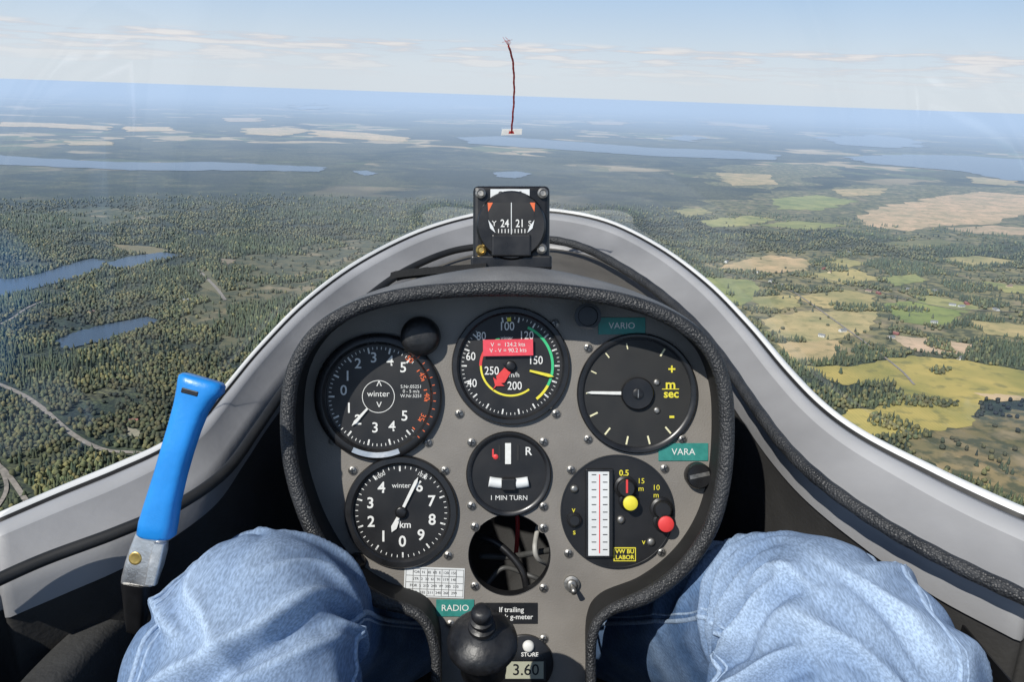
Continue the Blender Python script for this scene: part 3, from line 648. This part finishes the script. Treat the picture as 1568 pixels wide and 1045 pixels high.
fm = mth(N, L, 'MULTIPLY', ramp(N, L, fn, [(.52, (0, 0, 0)), (.545, (1, 1, 1))]), ramp(N, L, fn2, [(.47, (0, 0, 0)), (.50, (1, 1, 1))]))
fm = mth(N, L, 'MULTIPLY', fm, far.outputs[0])
cell = N.new('ShaderNodeTexVoronoi'); cell.inputs['Scale'].default_value = 1 / 450; L.new(pos, cell.inputs['Vector'])
sc = N.new('ShaderNodeSeparateColor'); L.new(cell.outputs['Color'], sc.inputs[0])
fc = ramp(N, L, sc.outputs[0], [(0, (.12, .16, .06)), (.35, (.17, .19, .07)), (.5, (.48, .37, .20)), (1, (.64, .50, .30))])
base = mixc(N, L, fm, base, fc)
L.new(base, b.inputs['Base Color']); b.inputs['Roughness'].default_value = 1; b.inputs['Specular IOR Level'].default_value = 0
bp = N.new('ShaderNodeBump'); bp.inputs['Strength'].default_value = .9; bp.inputs['Distance'].default_value = 5; bp.invert = True
L.new(tv, bp.inputs['Height']); L.new(bp.outputs[0], b.inputs['Normal'])
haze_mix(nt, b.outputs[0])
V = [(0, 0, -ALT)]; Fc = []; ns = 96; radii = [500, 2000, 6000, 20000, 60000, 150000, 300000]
for r in radii:
    for i in range(ns): V.append((r * math.cos(2 * math.pi * i / ns), r * math.sin(2 * math.pi * i / ns), -ALT))
for i in range(ns): Fc.append((0, 1 + i, 1 + (i + 1) % ns))
for k in range(len(radii) - 1):
    for i in range(ns): a = 1 + k * ns; Fc.append((a + i, a + ns + i, a + ns + (i + 1) % ns, a + (i + 1) % ns))
mobj('ground', V, Fc, gmt, smooth=False)

def poly_ground(pts, wob=.05, sub=10):
    P = [Vector(gp(u, v)) for u, v in pts]; out = []
    for i in range(len(P)):
        a, c = P[i], P[(i + 1) % len(P)]; dd = c - a; nr = Vector((-dd.y, dd.x)).normalized(); ln = dd.length
        for k in range(sub):
            t = k / sub; q = a.lerp(c, t)
            o_ = noise.noise(Vector((q.x, q.y, 0)) * (6 / ln) + Vector((i, 0, 0))) * ln * wob * 2 * math.sin(math.pi * t) ** .5 + noise.noise(Vector((q.x, q.y, 3)) * (25 / ln)) * ln * wob * .6
            out.append(q + nr * o_)
    return out
meadows = [
 ([(1060, 395), (1160, 383), (1300, 386), (1420, 400), (1600, 415), (1600, 530), (1500, 520), (1400, 530), (1300, 552), (1200, 560), (1150, 500), (1090, 450)], (.26, .23, .10)),
 ([(1040, 318), (1160, 296), (1300, 284), (1420, 282), (1600, 290), (1600, 370), (1440, 378), (1280, 352), (1120, 352)], (.21, .20, .09)),
 ([(1380, 655), (1500, 640), (1600, 625), (1600, 790), (1500, 740), (1400, 700)], (.24, .19, .085)),
 ([(1100, 255), (1250, 250), (1300, 262), (1180, 290), (1080, 282)], (.22, .21, .09)),
 ([(330, 400), (520, 370), (620, 360), (520, 420), (420, 500), (340, 540)], (.14, .13, .06)),
 ([(20, 330), (160, 316), (260, 330), (120, 352)], (.10, .11, .05)),
]
fields = [
 ([(1312, 332), (1370, 312), (1440, 300), (1500, 293), (1590, 300), (1590, 326), (1520, 343), (1440, 345), (1390, 354), (1330, 346)], (.60, .44, .26)),
 ([(1446, 349), (1520, 345), (1590, 350), (1590, 360), (1500, 358)], (.52, .39, .24)),
 ([(1100, 410), (1140, 398), (1180, 390), (1240, 398), (1236, 414), (1170, 420)], (.56, .42, .22)),
 ([(1070, 425), (1150, 428), (1165, 442), (1135, 468), (1085, 450)], (.30, .32, .11)),
 ([(1215, 455), (1290, 443), (1338, 452), (1335, 474), (1260, 472)], (.46, .38, .16)),
 ([(1165, 490), (1230, 476), (1345, 478), (1330, 508), (1250, 524), (1190, 518)], (.50, .41, .19)),
 ([(1190, 526), (1290, 520), (1275, 552), (1215, 556)], (.52, .40, .20)),
 ([(1358, 514), (1430, 518), (1490, 528), (1478, 545), (1400, 538)], (.58, .44, .29)),
 ([(1215, 560), (1300, 562), (1390, 545), (1480, 552), (1590, 572), (1590, 610), (1505, 612), (1488, 652), (1400, 664), (1320, 672), (1270, 640), (1385, 610), (1365, 585), (1290, 590)], (.44, .365, .10)),
 ([(1350, 466), (1410, 460), (1475, 478), (1450, 502), (1385, 494)], (.25, .30, .08)),
 ([(1395, 450), (1440, 455), (1500, 470), (1480, 480), (1420, 465)], (.36, .35, .13)),
 ([(1180, 304), (1250, 298), (1315, 308), (1255, 322), (1190, 320)], (.30, .33, .11)),
 ([(1070, 338), (1150, 330), (1190, 336), (1140, 346), (1090, 348)], (.36, .36, .13)),
 ([(1098, 264), (1180, 267), (1190, 282), (1120, 284)], (.54, .42, .21)),
 ([(1275, 290), (1360, 288), (1350, 298), (1290, 300)], (.54, .42, .21)),
 ([(1160, 345), (1220, 338), (1300, 345), (1240, 352)], (.29, .31, .10)),
 ([(1225, 420), (1310, 412), (1345, 428), (1290, 436)], (.46, .39, .15)),
 ([(1480, 270), (1560, 276), (1540, 284), (1490, 280)], (.50, .40, .21)),
 ([(1490, 602), (1560, 606), (1590, 614), (1530, 616)], (.54, .42, .24)),
 ([(1500, 430), (1568, 438), (1590, 452), (1540, 448)], (.36, .35, .12)),
 ([(1480, 490), (1590, 500), (1590, 520), (1510, 512)], (.48, .39, .17)),
 ([(1260, 640), (1310, 660), (1300, 672), (1262, 655)], (.36, .30, .14)),
 ([(1030, 322), (1075, 318), (1090, 326), (1050, 332)], (.36, .33, .14)),
 ([(1245, 405), (1290, 396), (1330, 402), (1300, 410)], (.42, .37, .14)),
 ([(1150, 455), (1215, 452), (1225, 470), (1165, 478)], (.42, .37, .15)),
 ([(1350, 425), (1400, 420), (1420, 430), (1370, 438)], (.31, .33, .11)),
 ([(1350, 372), (1440, 366), (1470, 374), (1380, 382)], (.22, .21, .09)),
 ([(1430, 395), (1500, 392), (1560, 400), (1490, 408)], (.40, .35, .15)),
 ([(0, 186), (80, 188), (170, 193), (165, 199), (60, 194), (-20, 193)], (.76, .55, .28)),
 ([(190, 193), (260, 194), (265, 200), (195, 201)], (.76, .55, .28)),
 ([(370, 196), (440, 194), (480, 200), (430, 208), (375, 205)], (.74, .55, .28)),
 ([(478, 198), (560, 203), (625, 210), (618, 217), (540, 212), (482, 208)], (.76, .55, .28)),
 ([(100, 215), (170, 216), (175, 222), (105, 222)], (.56, .43, .22)),
 ([(340, 180), (400, 180), (400, 186), (345, 186)], (.68, .50, .3)),
 ([(900, 185), (960, 186), (955, 191), (905, 190)], (.68, .50, .3)),
 ([(690, 160), (760, 162), (755, 167), (695, 166)], (.68, .50, .3)),
 ([(1080, 185), (1180, 192), (1175, 197), (1085, 190)], (.68, .50, .3)),
 ([(170, 374), (235, 378), (262, 385), (225, 390), (180, 383)], (.20, .17, .08)),
 ([(295, 408), (322, 412), (345, 455), (335, 460)], (.17, .155, .08)),
 ([(110, 330), (150, 336), (130, 350)], (.10, .105, .045)),
 ([(195, 655), (215, 660), (212, 672), (197, 668)], (.30, .28, .20)),
 ([(335, 396), (362, 398), (350, 408)], (.28, .22, .15)),
 ([(350, 590), (385, 560), (400, 575), (360, 600)], (.30, .26, .15)),
]
lakes = [
 [(-30, 426), (20, 428), (60, 420), (110, 404), (142, 396), (162, 401), (152, 414), (115, 426), (70, 438), (20, 452), (-30, 458)],
 [(165, 402), (205, 392), (245, 387), (285, 391), (240, 399), (200, 411), (170, 413)],
 [(80, 524), (120, 508), (165, 497), (225, 486), (245, 491), (205, 508), (150, 525), (100, 536)],
 [(-20, 236), (60, 242), (180, 248), (360, 249), (500, 256), (490, 263), (380, 261), (200, 261), (60, 254), (-20, 252)],
 [(700, 210), (760, 208), (840, 214), (1000, 226), (1120, 230), (1195, 237), (1185, 245), (1090, 242), (1000, 239), (860, 229), (720, 220)],
 [(538, 262), (560, 261), (580, 266), (560, 269)], [(755, 264), (790, 262), (815, 266), (790, 273), (760, 271)],
 [(1250, 210), (1330, 205), (1400, 213), (1425, 225), (1360, 226), (1290, 222)],
 [(1290, 240), (1380, 236), (1480, 238), (1590, 246), (1590, 278), (1540, 276), (1470, 262), (1400, 256), (1330, 250)],
 [(1015, 212), (1045, 206), (1080, 210), (1060, 217)], [(450, 160), (490, 158), (495, 166), (455, 168)]]
MP = [(poly_ground(p, .10), c) for p, c in meadows]; FP = [(poly_ground(p, .06), c) for p, c in fields]; LP = [poly_ground(p, .06) for p in lakes]
def sheet(name, polys, z, m, cols=None):
    V, Fc, C = [], [], []
    for k, P in enumerate(polys):
        tri = tessellate_polygon([[Vector((p.x, p.y, 0)) for p in P]]); o_ = len(V)
        V += [(p.x, p.y, z + .02 * k) for p in P]; C += [(cols[k] if cols else (1, 1, 1)) + (1,)] * len(P)
        for t in tri:
            a, b_, c_ = (Vector(V[o_ + i][:2]) for i in t)
            Fc.append(tuple(o_ + i for i in (t if (b_ - a).cross(c_ - a) > 0 else reversed(t))))
    ob = mobj(name, V, Fc, m, smooth=False)
    if cols:
        at = ob.data.color_attributes.new('Col', 'FLOAT_COLOR', 'POINT'); at.data.foreach_set('color', np.array(C, dtype=np.float32).ravel())
    return ob
def field_mat(name, scrub):
    fmt, nt, b = newmat(name); N, L = nt.nodes, nt.links
    at = N.new('ShaderNodeVertexColor'); at.layer_name = 'Col'; g = N.new('ShaderNodeNewGeometry'); pos = g.outputs['Position']
    c1 = mixc(N, L, .85, at.outputs[0], ramp(N, L, noi(N, L, pos, 1 / 110, 5), [(.3, (.58, .68, .60)), (.7, (1.3, 1.2, 1.2))]), 'MULTIPLY')
    if scrub:
        c1 = mixc(N, L, ramp(N, L, noi(N, L, pos, 1 / 40, 6), [(.45, (0, 0, 0)), (.56, (.85, .85, .85))]), c1, (.060, .070, .030))
        c1 = mixc(N, L, ramp(N, L, noi(N, L, pos, 1 / 90, 4), [(.55, (0, 0, 0)), (.68, (.6, .6, .6))]), c1, (.40, .31, .18))
    else:
        wv = N.new('ShaderNodeTexWave'); wv.inputs['Scale'].default_value = 1 / 24; wv.inputs['Distortion'].default_value = 2; L.new(pos, wv.inputs['Vector'])
        c1 = mixc(N, L, .3, c1, ramp(N, L, wv.outputs['Fac'], [(0, (.8, .8, .8)), (1, (1.15, 1.15, 1.15))]), 'MULTIPLY')
        c1 = mixc(N, L, ramp(N, L, noi(N, L, pos, 1 / 35, 5), [(.54, (0, 0, 0)), (.68, (.6, .6, .6))]), c1, (.14, .15, .055))
    L.new(c1, b.inputs['Base Color']); b.inputs['Roughness'].default_value = 1; b.inputs['Specular IOR Level'].default_value = 0
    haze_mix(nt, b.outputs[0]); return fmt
sheet('meadow', [p for p, c in MP], -ALT + .25, field_mat('rough_grazing', True), [c for p, c in MP])
sheet('farmland', [p for p, c in FP], -ALT + .6, field_mat('crop_fields', False), [c for p, c in FP])
wm, nt, b = newmat('lake_water'); N, L = nt.nodes, nt.links
b.inputs['Base Color'].default_value = (.03, .055, .09, 1); b.inputs['Roughness'].default_value = .22; b.inputs['IOR'].default_value = 1.33
g = N.new('ShaderNodeNewGeometry'); bp = N.new('ShaderNodeBump'); bp.inputs['Strength'].default_value = .12; bp.inputs['Distance'].default_value = 1
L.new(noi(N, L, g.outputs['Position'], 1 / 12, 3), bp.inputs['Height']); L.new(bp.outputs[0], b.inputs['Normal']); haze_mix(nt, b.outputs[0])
sheet('lake', LP, -ALT + 2.2, wm)

# roads
roads = [([(-40, 575), (20, 598), (60, 622), (110, 665), (160, 690), (230, 700), (300, 760)], 5), ([(-40, 690), (5, 720), (45, 775)], 4), ([(-20, 800), (10, 750), (-5, 705)], 3), ([(-20, 505), (15, 490), (50, 468), (110, 448)], 4),
         ([(1050, 400), (1130, 425), (1200, 440), (1290, 500), (1370, 560), (1400, 590)], 3), ([(1225, 420), (1320, 440), (1440, 470), (1590, 480)], 3), ([(300, 410), (330, 440), (345, 460)], 5)]
RP = []
for pts, w in roads:
    C = catmull([Vector(gp(u, v)).to_3d() for u, v in pts], 12); l, r_ = [], []
    for i in range(len(C)):
        T = (C[min(i + 1, len(C) - 1)] - C[max(i - 1, 0)]).normalized(); nr = Vector((-T.y, T.x, 0)); l.append(C[i] + nr * w); r_.append(C[i] - nr * w)
    RP.append((C, w, l, r_))
V, Fc = [], []
for k, (C, w, l, r_) in enumerate(RP):
    for a, c_ in zip(l, r_): V += [(a.x, a.y, -ALT + 1.6 + .05 * k), (c_.x, c_.y, -ALT + 1.6 + .05 * k)]
    o_ = len(V) - 2 * len(C)
    for i in range(len(C) - 1): Fc.append((o_ + 2 * i, o_ + 2 * i + 1, o_ + 2 * i + 3, o_ + 2 * i + 2))
rm, nt, b = newmat('gravel_road'); N, L = nt.nodes, nt.links; g = N.new('ShaderNodeNewGeometry')
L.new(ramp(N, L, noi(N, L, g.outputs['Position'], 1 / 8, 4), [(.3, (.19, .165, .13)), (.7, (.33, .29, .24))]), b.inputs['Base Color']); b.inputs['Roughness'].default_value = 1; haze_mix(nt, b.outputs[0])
mobj('dirt_road', V, Fc, rm, smooth=False)

# forest: one mesh of many small crowns
def inpoly(X, Y, P):
    P = np.array([(p.x, p.y) for p in P]); ins = np.zeros(len(X), bool); j = len(P) - 1
    x0, y0 = P.min(0); x1, y1 = P.max(0); idx = np.where((X > x0) & (X < x1) & (Y > y0) & (Y < y1))[0]
    if len(idx) == 0: return ins
    x, y = X[idx], Y[idx]; s = np.zeros(len(idx), bool)
    for i in range(len(P)):
        xi, yi = P[i]; xj, yj = P[j]
        c = ((yi > y) != (yj > y)) & (x < (xj - xi) * (y - yi) / (yj - yi + 1e-12) + xi); s ^= c; j = i
    ins[idx] = s; return ins
sp = 9.5
gx, gy = np.meshgrid(np.arange(-3800, 3800, sp), np.arange(650, 4800, sp)); X = gx.ravel() + rng.uniform(-4.5, 4.5, gx.size); Y = gy.ravel() + rng.uniform(-4.5, 4.5, gx.size)
az = np.abs(X / Y); D = np.hypot(X, Y)
keep = (az < .76) & (rng.random(len(X)) < np.clip((5000 - D) / 2400, 0, 1))
keep &= ~((az < .16) & (Y < 2300)) & ~((az < .3) & (Y < 1500))
X, Y = X[keep], Y[keep]
block = np.zeros(len(X), bool); fieldin = np.zeros(len(X), bool); mead = np.zeros(len(X), bool)
for P, c in FP: fieldin |= inpoly(X, Y, P)
for P, c in MP: mead |= inpoly(X, Y, P)
for P in LP: block |= inpoly(X, Y, P)
for C, w, l, r_ in RP:
    for p in C[::2]: block |= (np.hypot(X - p.x, Y - p.y) < w + 9)
nz = np.array([noise.noise(Vector((x / 120, y / 120, 0))) for x, y in zip(X, Y)]); nz2 = np.array([noise.noise(Vector((x / 420, y / 420, 7))) for x, y in zip(X, Y)])
rr_ = rng.random(len(X))
ok = ~block & ((~fieldin & ~mead & (rr_ < np.clip(1.0 + nz * 1.8 + nz2 * .5, .15, 1))) | (fieldin & ((nz > .42) | (rr_ < .004))) | (mead & ~fieldin & ((nz + .7 * nz2 > .12) | (rr_ < .07))))
X, Y, nz, nz2 = X[ok], Y[ok], nz[ok], nz2[ok]; T = len(X)
con = (rng.random(T) < np.clip(.55 + nz2 * 1.4, .08, .95))
H = np.where(con, rng.uniform(11, 19, T), rng.uniform(8, 14, T)) * (1 + .3 * nz2); R = np.where(con, rng.uniform(2.6, 4.2, T), rng.uniform(3.6, 6.0, T))
ring = 5; z_c = np.array([1, .66, .38, .1]); r_c = np.array([0, .42, .75, 1.0]); z_d = np.array([1, .86, .55, .25]); r_d = np.array([0, .62, 1.0, .7])
VV = np.zeros((T, 1 + 3 * ring, 3), np.float32)
VV[:, 0, 0] = X; VV[:, 0, 1] = Y; VV[:, 0, 2] = H - ALT
for k in range(3):
    zz = np.where(con, z_c[k + 1], z_d[k + 1]); rr = np.where(con, r_c[k + 1], r_d[k + 1])
    for i in range(ring):
        a = 2 * np.pi * (i + .5 * k) / ring + rng.uniform(-.3, .3, T); q = R * rr * rng.uniform(.7, 1.25, T)
        VV[:, 1 + k * ring + i, 0] = X + q * np.cos(a); VV[:, 1 + k * ring + i, 1] = Y + q * np.sin(a); VV[:, 1 + k * ring + i, 2] = H * zz * rng.uniform(.9, 1.08, T) - ALT
tf = [(0, 1 + i, 1 + (i + 1) % ring) for i in range(ring)]
for k in range(2):
    for i in range(ring):
        a, c = 1 + k * ring + i, 1 + k * ring + (i + 1) % ring; tf += [(a, a + ring, c), (c, a + ring, c + ring)]
tf = np.array(tf); FF = (tf[None] + (np.arange(T) * (1 + 3 * ring))[:, None, None]).reshape(-1, 3)
me = bpy.data.meshes.new('forest'); nv = VV.shape[0] * VV.shape[1]; nf = len(FF)
me.vertices.add(nv); me.vertices.foreach_set('co', VV.ravel()); me.loops.add(nf * 3); me.loops.foreach_set('vertex_index', FF.ravel().astype(np.int32))
me.polygons.add(nf); me.polygons.foreach_set('loop_start', np.arange(0, nf * 3, 3, dtype=np.int32)); me.polygons.foreach_set('loop_total', np.full(nf, 3, np.int32)); me.update(calc_edges=True)
tone = (1 + 1.0 * nz2 + .5 * nz)[:, None]
cc_ = np.where(con[:, None], np.array([.050, .064, .026]), np.array([.112, .116, .040])) * rng.uniform(.65, 1.4, (T, 1)) * tone * (1 + np.array([.6, .25, .1]) * (rng.random((T, 1)) - .30))
CC = np.ones((T, 1 + 3 * ring, 4), np.float32); CC[:, :, :3] = cc_[:, None, :]
at = me.color_attributes.new('Col', 'FLOAT_COLOR', 'POINT'); at.data.foreach_set('color', CC.ravel())
fo = bpy.data.objects.new('forest', me); COL.objects.link(fo)
tm, nt, b = newmat('tree_foliage'); N, L = nt.nodes, nt.links; at = N.new('ShaderNodeVertexColor'); at.layer_name = 'Col'; g = N.new('ShaderNodeNewGeometry')
L.new(mixc(N, L, .8, at.outputs[0], ramp(N, L, noi(N, L, g.outputs['Position'], .6, 1), [(.3, (.55, .55, .55)), (.7, (1.5, 1.5, 1.5))]), 'MULTIPLY'), b.inputs['Base Color'])
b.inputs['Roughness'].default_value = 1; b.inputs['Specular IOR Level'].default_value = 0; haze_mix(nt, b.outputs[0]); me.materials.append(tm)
print('trees', T)

# farm houses
def sm(name, c):
    m, nt, b = newmat(name); N, L = nt.nodes, nt.links; g = N.new('ShaderNodeNewGeometry')
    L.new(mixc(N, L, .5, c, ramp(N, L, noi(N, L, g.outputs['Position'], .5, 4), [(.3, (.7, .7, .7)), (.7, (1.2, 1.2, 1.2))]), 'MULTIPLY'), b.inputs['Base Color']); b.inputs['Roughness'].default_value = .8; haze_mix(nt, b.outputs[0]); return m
HM = [[sm('white_boards', (.7, .7, .66)), sm('grey_tiles', (.2, .2, .2))], [sm('falu_red_boards', (.28, .05, .035)), sm('red_tiles', (.30, .11, .07))], [sm('yellow_boards', (.6, .5, .28)), sm('tiles_brown', (.22, .13, .09))]]
WIN = sm('window_glass', (.03, .04, .05))
hl = [(1180, 432), (1195, 438), (1262, 412), (1270, 418), (1330, 447), (1345, 450), (1458, 468), (1472, 470), (1480, 466), (1430, 495), (1365, 518), (1372, 512), (1240, 448), (1430, 447), (1390, 445), (1290, 508), (1112, 402), (1470, 550), (1545, 440), (1525, 475), (285, 462), (140, 480), (205, 648), (1258, 516), (1160, 418), (1300, 388)]
for k, (u, v) in enumerate(hl):
    x, y = gp(u, v); w, l, h, rf = random.uniform(4, 6), random.uniform(7, 11), random.uniform(4, 6), random.uniform(2.5, 4)
    V = [(-w, -l, 0), (w, -l, 0), (w, l, 0), (-w, l, 0), (-w, -l, h), (w, -l, h), (w, l, h), (-w, l, h), (0, -l, h + rf), (0, l, h + rf)]
    Fc = [(0, 1, 5, 8, 4), (2, 3, 7, 9, 6), (1, 2, 6, 5), (3, 0, 4, 7)]; mi = [0] * 4
    o_ = len(V); ov = .6
    V += [(-w - ov, -l - ov, h - .3), (0, -l - ov, h + rf + .15), (0, l + ov, h + rf + .15), (-w - ov, l + ov, h - .3), (w + ov, -l - ov, h - .3), (w + ov, l + ov, h - .3)]
    Fc += [(o_, o_ + 1, o_ + 2, o_ + 3), (o_ + 1, o_ + 4, o_ + 5, o_ + 2)]; mi += [1, 1]
    for sx in (-1, 1):
        for yy in (-.6, -.1, .4):
            o_ = len(V); xx = sx * (w + .05); V += [(xx, yy * l, 1.2), (xx, yy * l + 1.4, 1.2), (xx, yy * l + 1.4, 2.8), (xx, yy * l, 2.8)]; Fc.append((o_, o_ + 1, o_ + 2, o_ + 3)); mi.append(2)
    o_ = len(V); V += [(.3, 1, h + rf - .8), (1.3, 1, h + rf - .8), (1.3, 2, h + rf - .8), (.3, 2, h + rf - .8), (.3, 1, h + rf + 1), (1.3, 1, h + rf + 1), (1.3, 2, h + rf + 1), (.3, 2, h + rf + 1)]
    Fc += [(o_, o_ + 1, o_ + 5, o_ + 4), (o_ + 1, o_ + 2, o_ + 6, o_ + 5), (o_ + 2, o_ + 3, o_ + 7, o_ + 6), (o_ + 3, o_, o_ + 4, o_ + 7), (o_ + 4, o_ + 5, o_ + 6, o_ + 7)]; mi += [1] * 5
    mobj('farm_house', V, Fc, HM[random.choice((0, 0, 1, 2))] + [WIN], matrix=Matrix.Translation((x, y, -ALT + .7)) @ Matrix.Rotation(random.uniform(0, 3), 4, 'Z'), smooth=False, midx=mi)

# ------------------------------------------------------------------ light
sd = (K.to_3x3() @ Vector((-.50, .66, 1.0))).normalized()
el = math.asin(sd.z); azm = math.atan2(sd.x, sd.y)
sl = bpy.data.lights.new('sun', 'SUN'); sl.energy = 4.9; sl.angle = rad(.53); sl.color = (1, .96, .89)
so = bpy.data.objects.new('sun', sl); COL.objects.link(so); so.rotation_euler = sd.to_track_quat('Z', 'Y').to_euler()
w = bpy.data.worlds.new('World'); scene.world = w; w.use_nodes = True; nt = w.node_tree; N, L = nt.nodes, nt.links
bg = N['Background']; sky = N.new('ShaderNodeTexSky'); sky.sky_type = 'NISHITA'; sky.sun_disc = False; sky.sun_elevation = el; sky.sun_rotation = azm % (2 * math.pi); sky.altitude = 600; sky.air_density = 1; sky.dust_density = .4
bg.inputs['Strength'].default_value = .1
tc = N.new('ShaderNodeTexCoord'); sx = N.new('ShaderNodeSeparateXYZ'); L.new(tc.outputs['Generated'], sx.inputs[0])
mp = N.new('ShaderNodeMapping'); mp.inputs['Scale'].default_value = (6, 6, 75); L.new(tc.outputs['Generated'], mp.inputs[0])
cn = noi(N, L, mp.outputs[0], 2.2, 8)
hz = ramp(N, L, sx.outputs[2], [(0, (7.6, 8.3, 9.0)), (.03, (7.6, 8.4, 9.2)), (.06, (6.8, 8.0, 9.3)), (.105, (5.3, 7.1, 9.4)), (.2, (2.6, 4.5, 8.0))])
wt = ramp(N, L, sx.outputs[2], [(.0, (.97, .97, .97)), (.11, (.93, .93, .93)), (.26, (0, 0, 0))])
skyc = mixc(N, L, wt, sky.outputs[0], hz)
band = ramp(N, L, sx.outputs[2], [(.012, (.0, .0, .0)), (.026, (.4, .4, .4)), (.042, (.7, .7, .7)), (.052, (1, 1, 1)), (.059, (.0, .0, .0))])
cf = mth(N, L, 'MULTIPLY', ramp(N, L, cn, [(.47, (0, 0, 0)), (.57, (1, 1, 1))]), band)
cw = ramp(N, L, cn, [(.49, (6.3, 6.5, 7.3)), (.62, (9.0, 8.8, 8.8))])
L.new(mixc(N, L, cf, skyc, cw), bg.inputs[0])

# ------------------------------------------------------------------ camera
cam = bpy.data.cameras.new('camera'); co = bpy.data.objects.new('camera', cam); COL.objects.link(co); co.matrix_world = K
cam.sensor_width = 36; cam.lens = 36 * F / 1568; cam.clip_start = .01; cam.clip_end = 500000
scene.camera = co
scene.view_settings.view_transform = 'Standard'; scene.view_settings.look = 'None'; scene.view_settings.exposure = 0
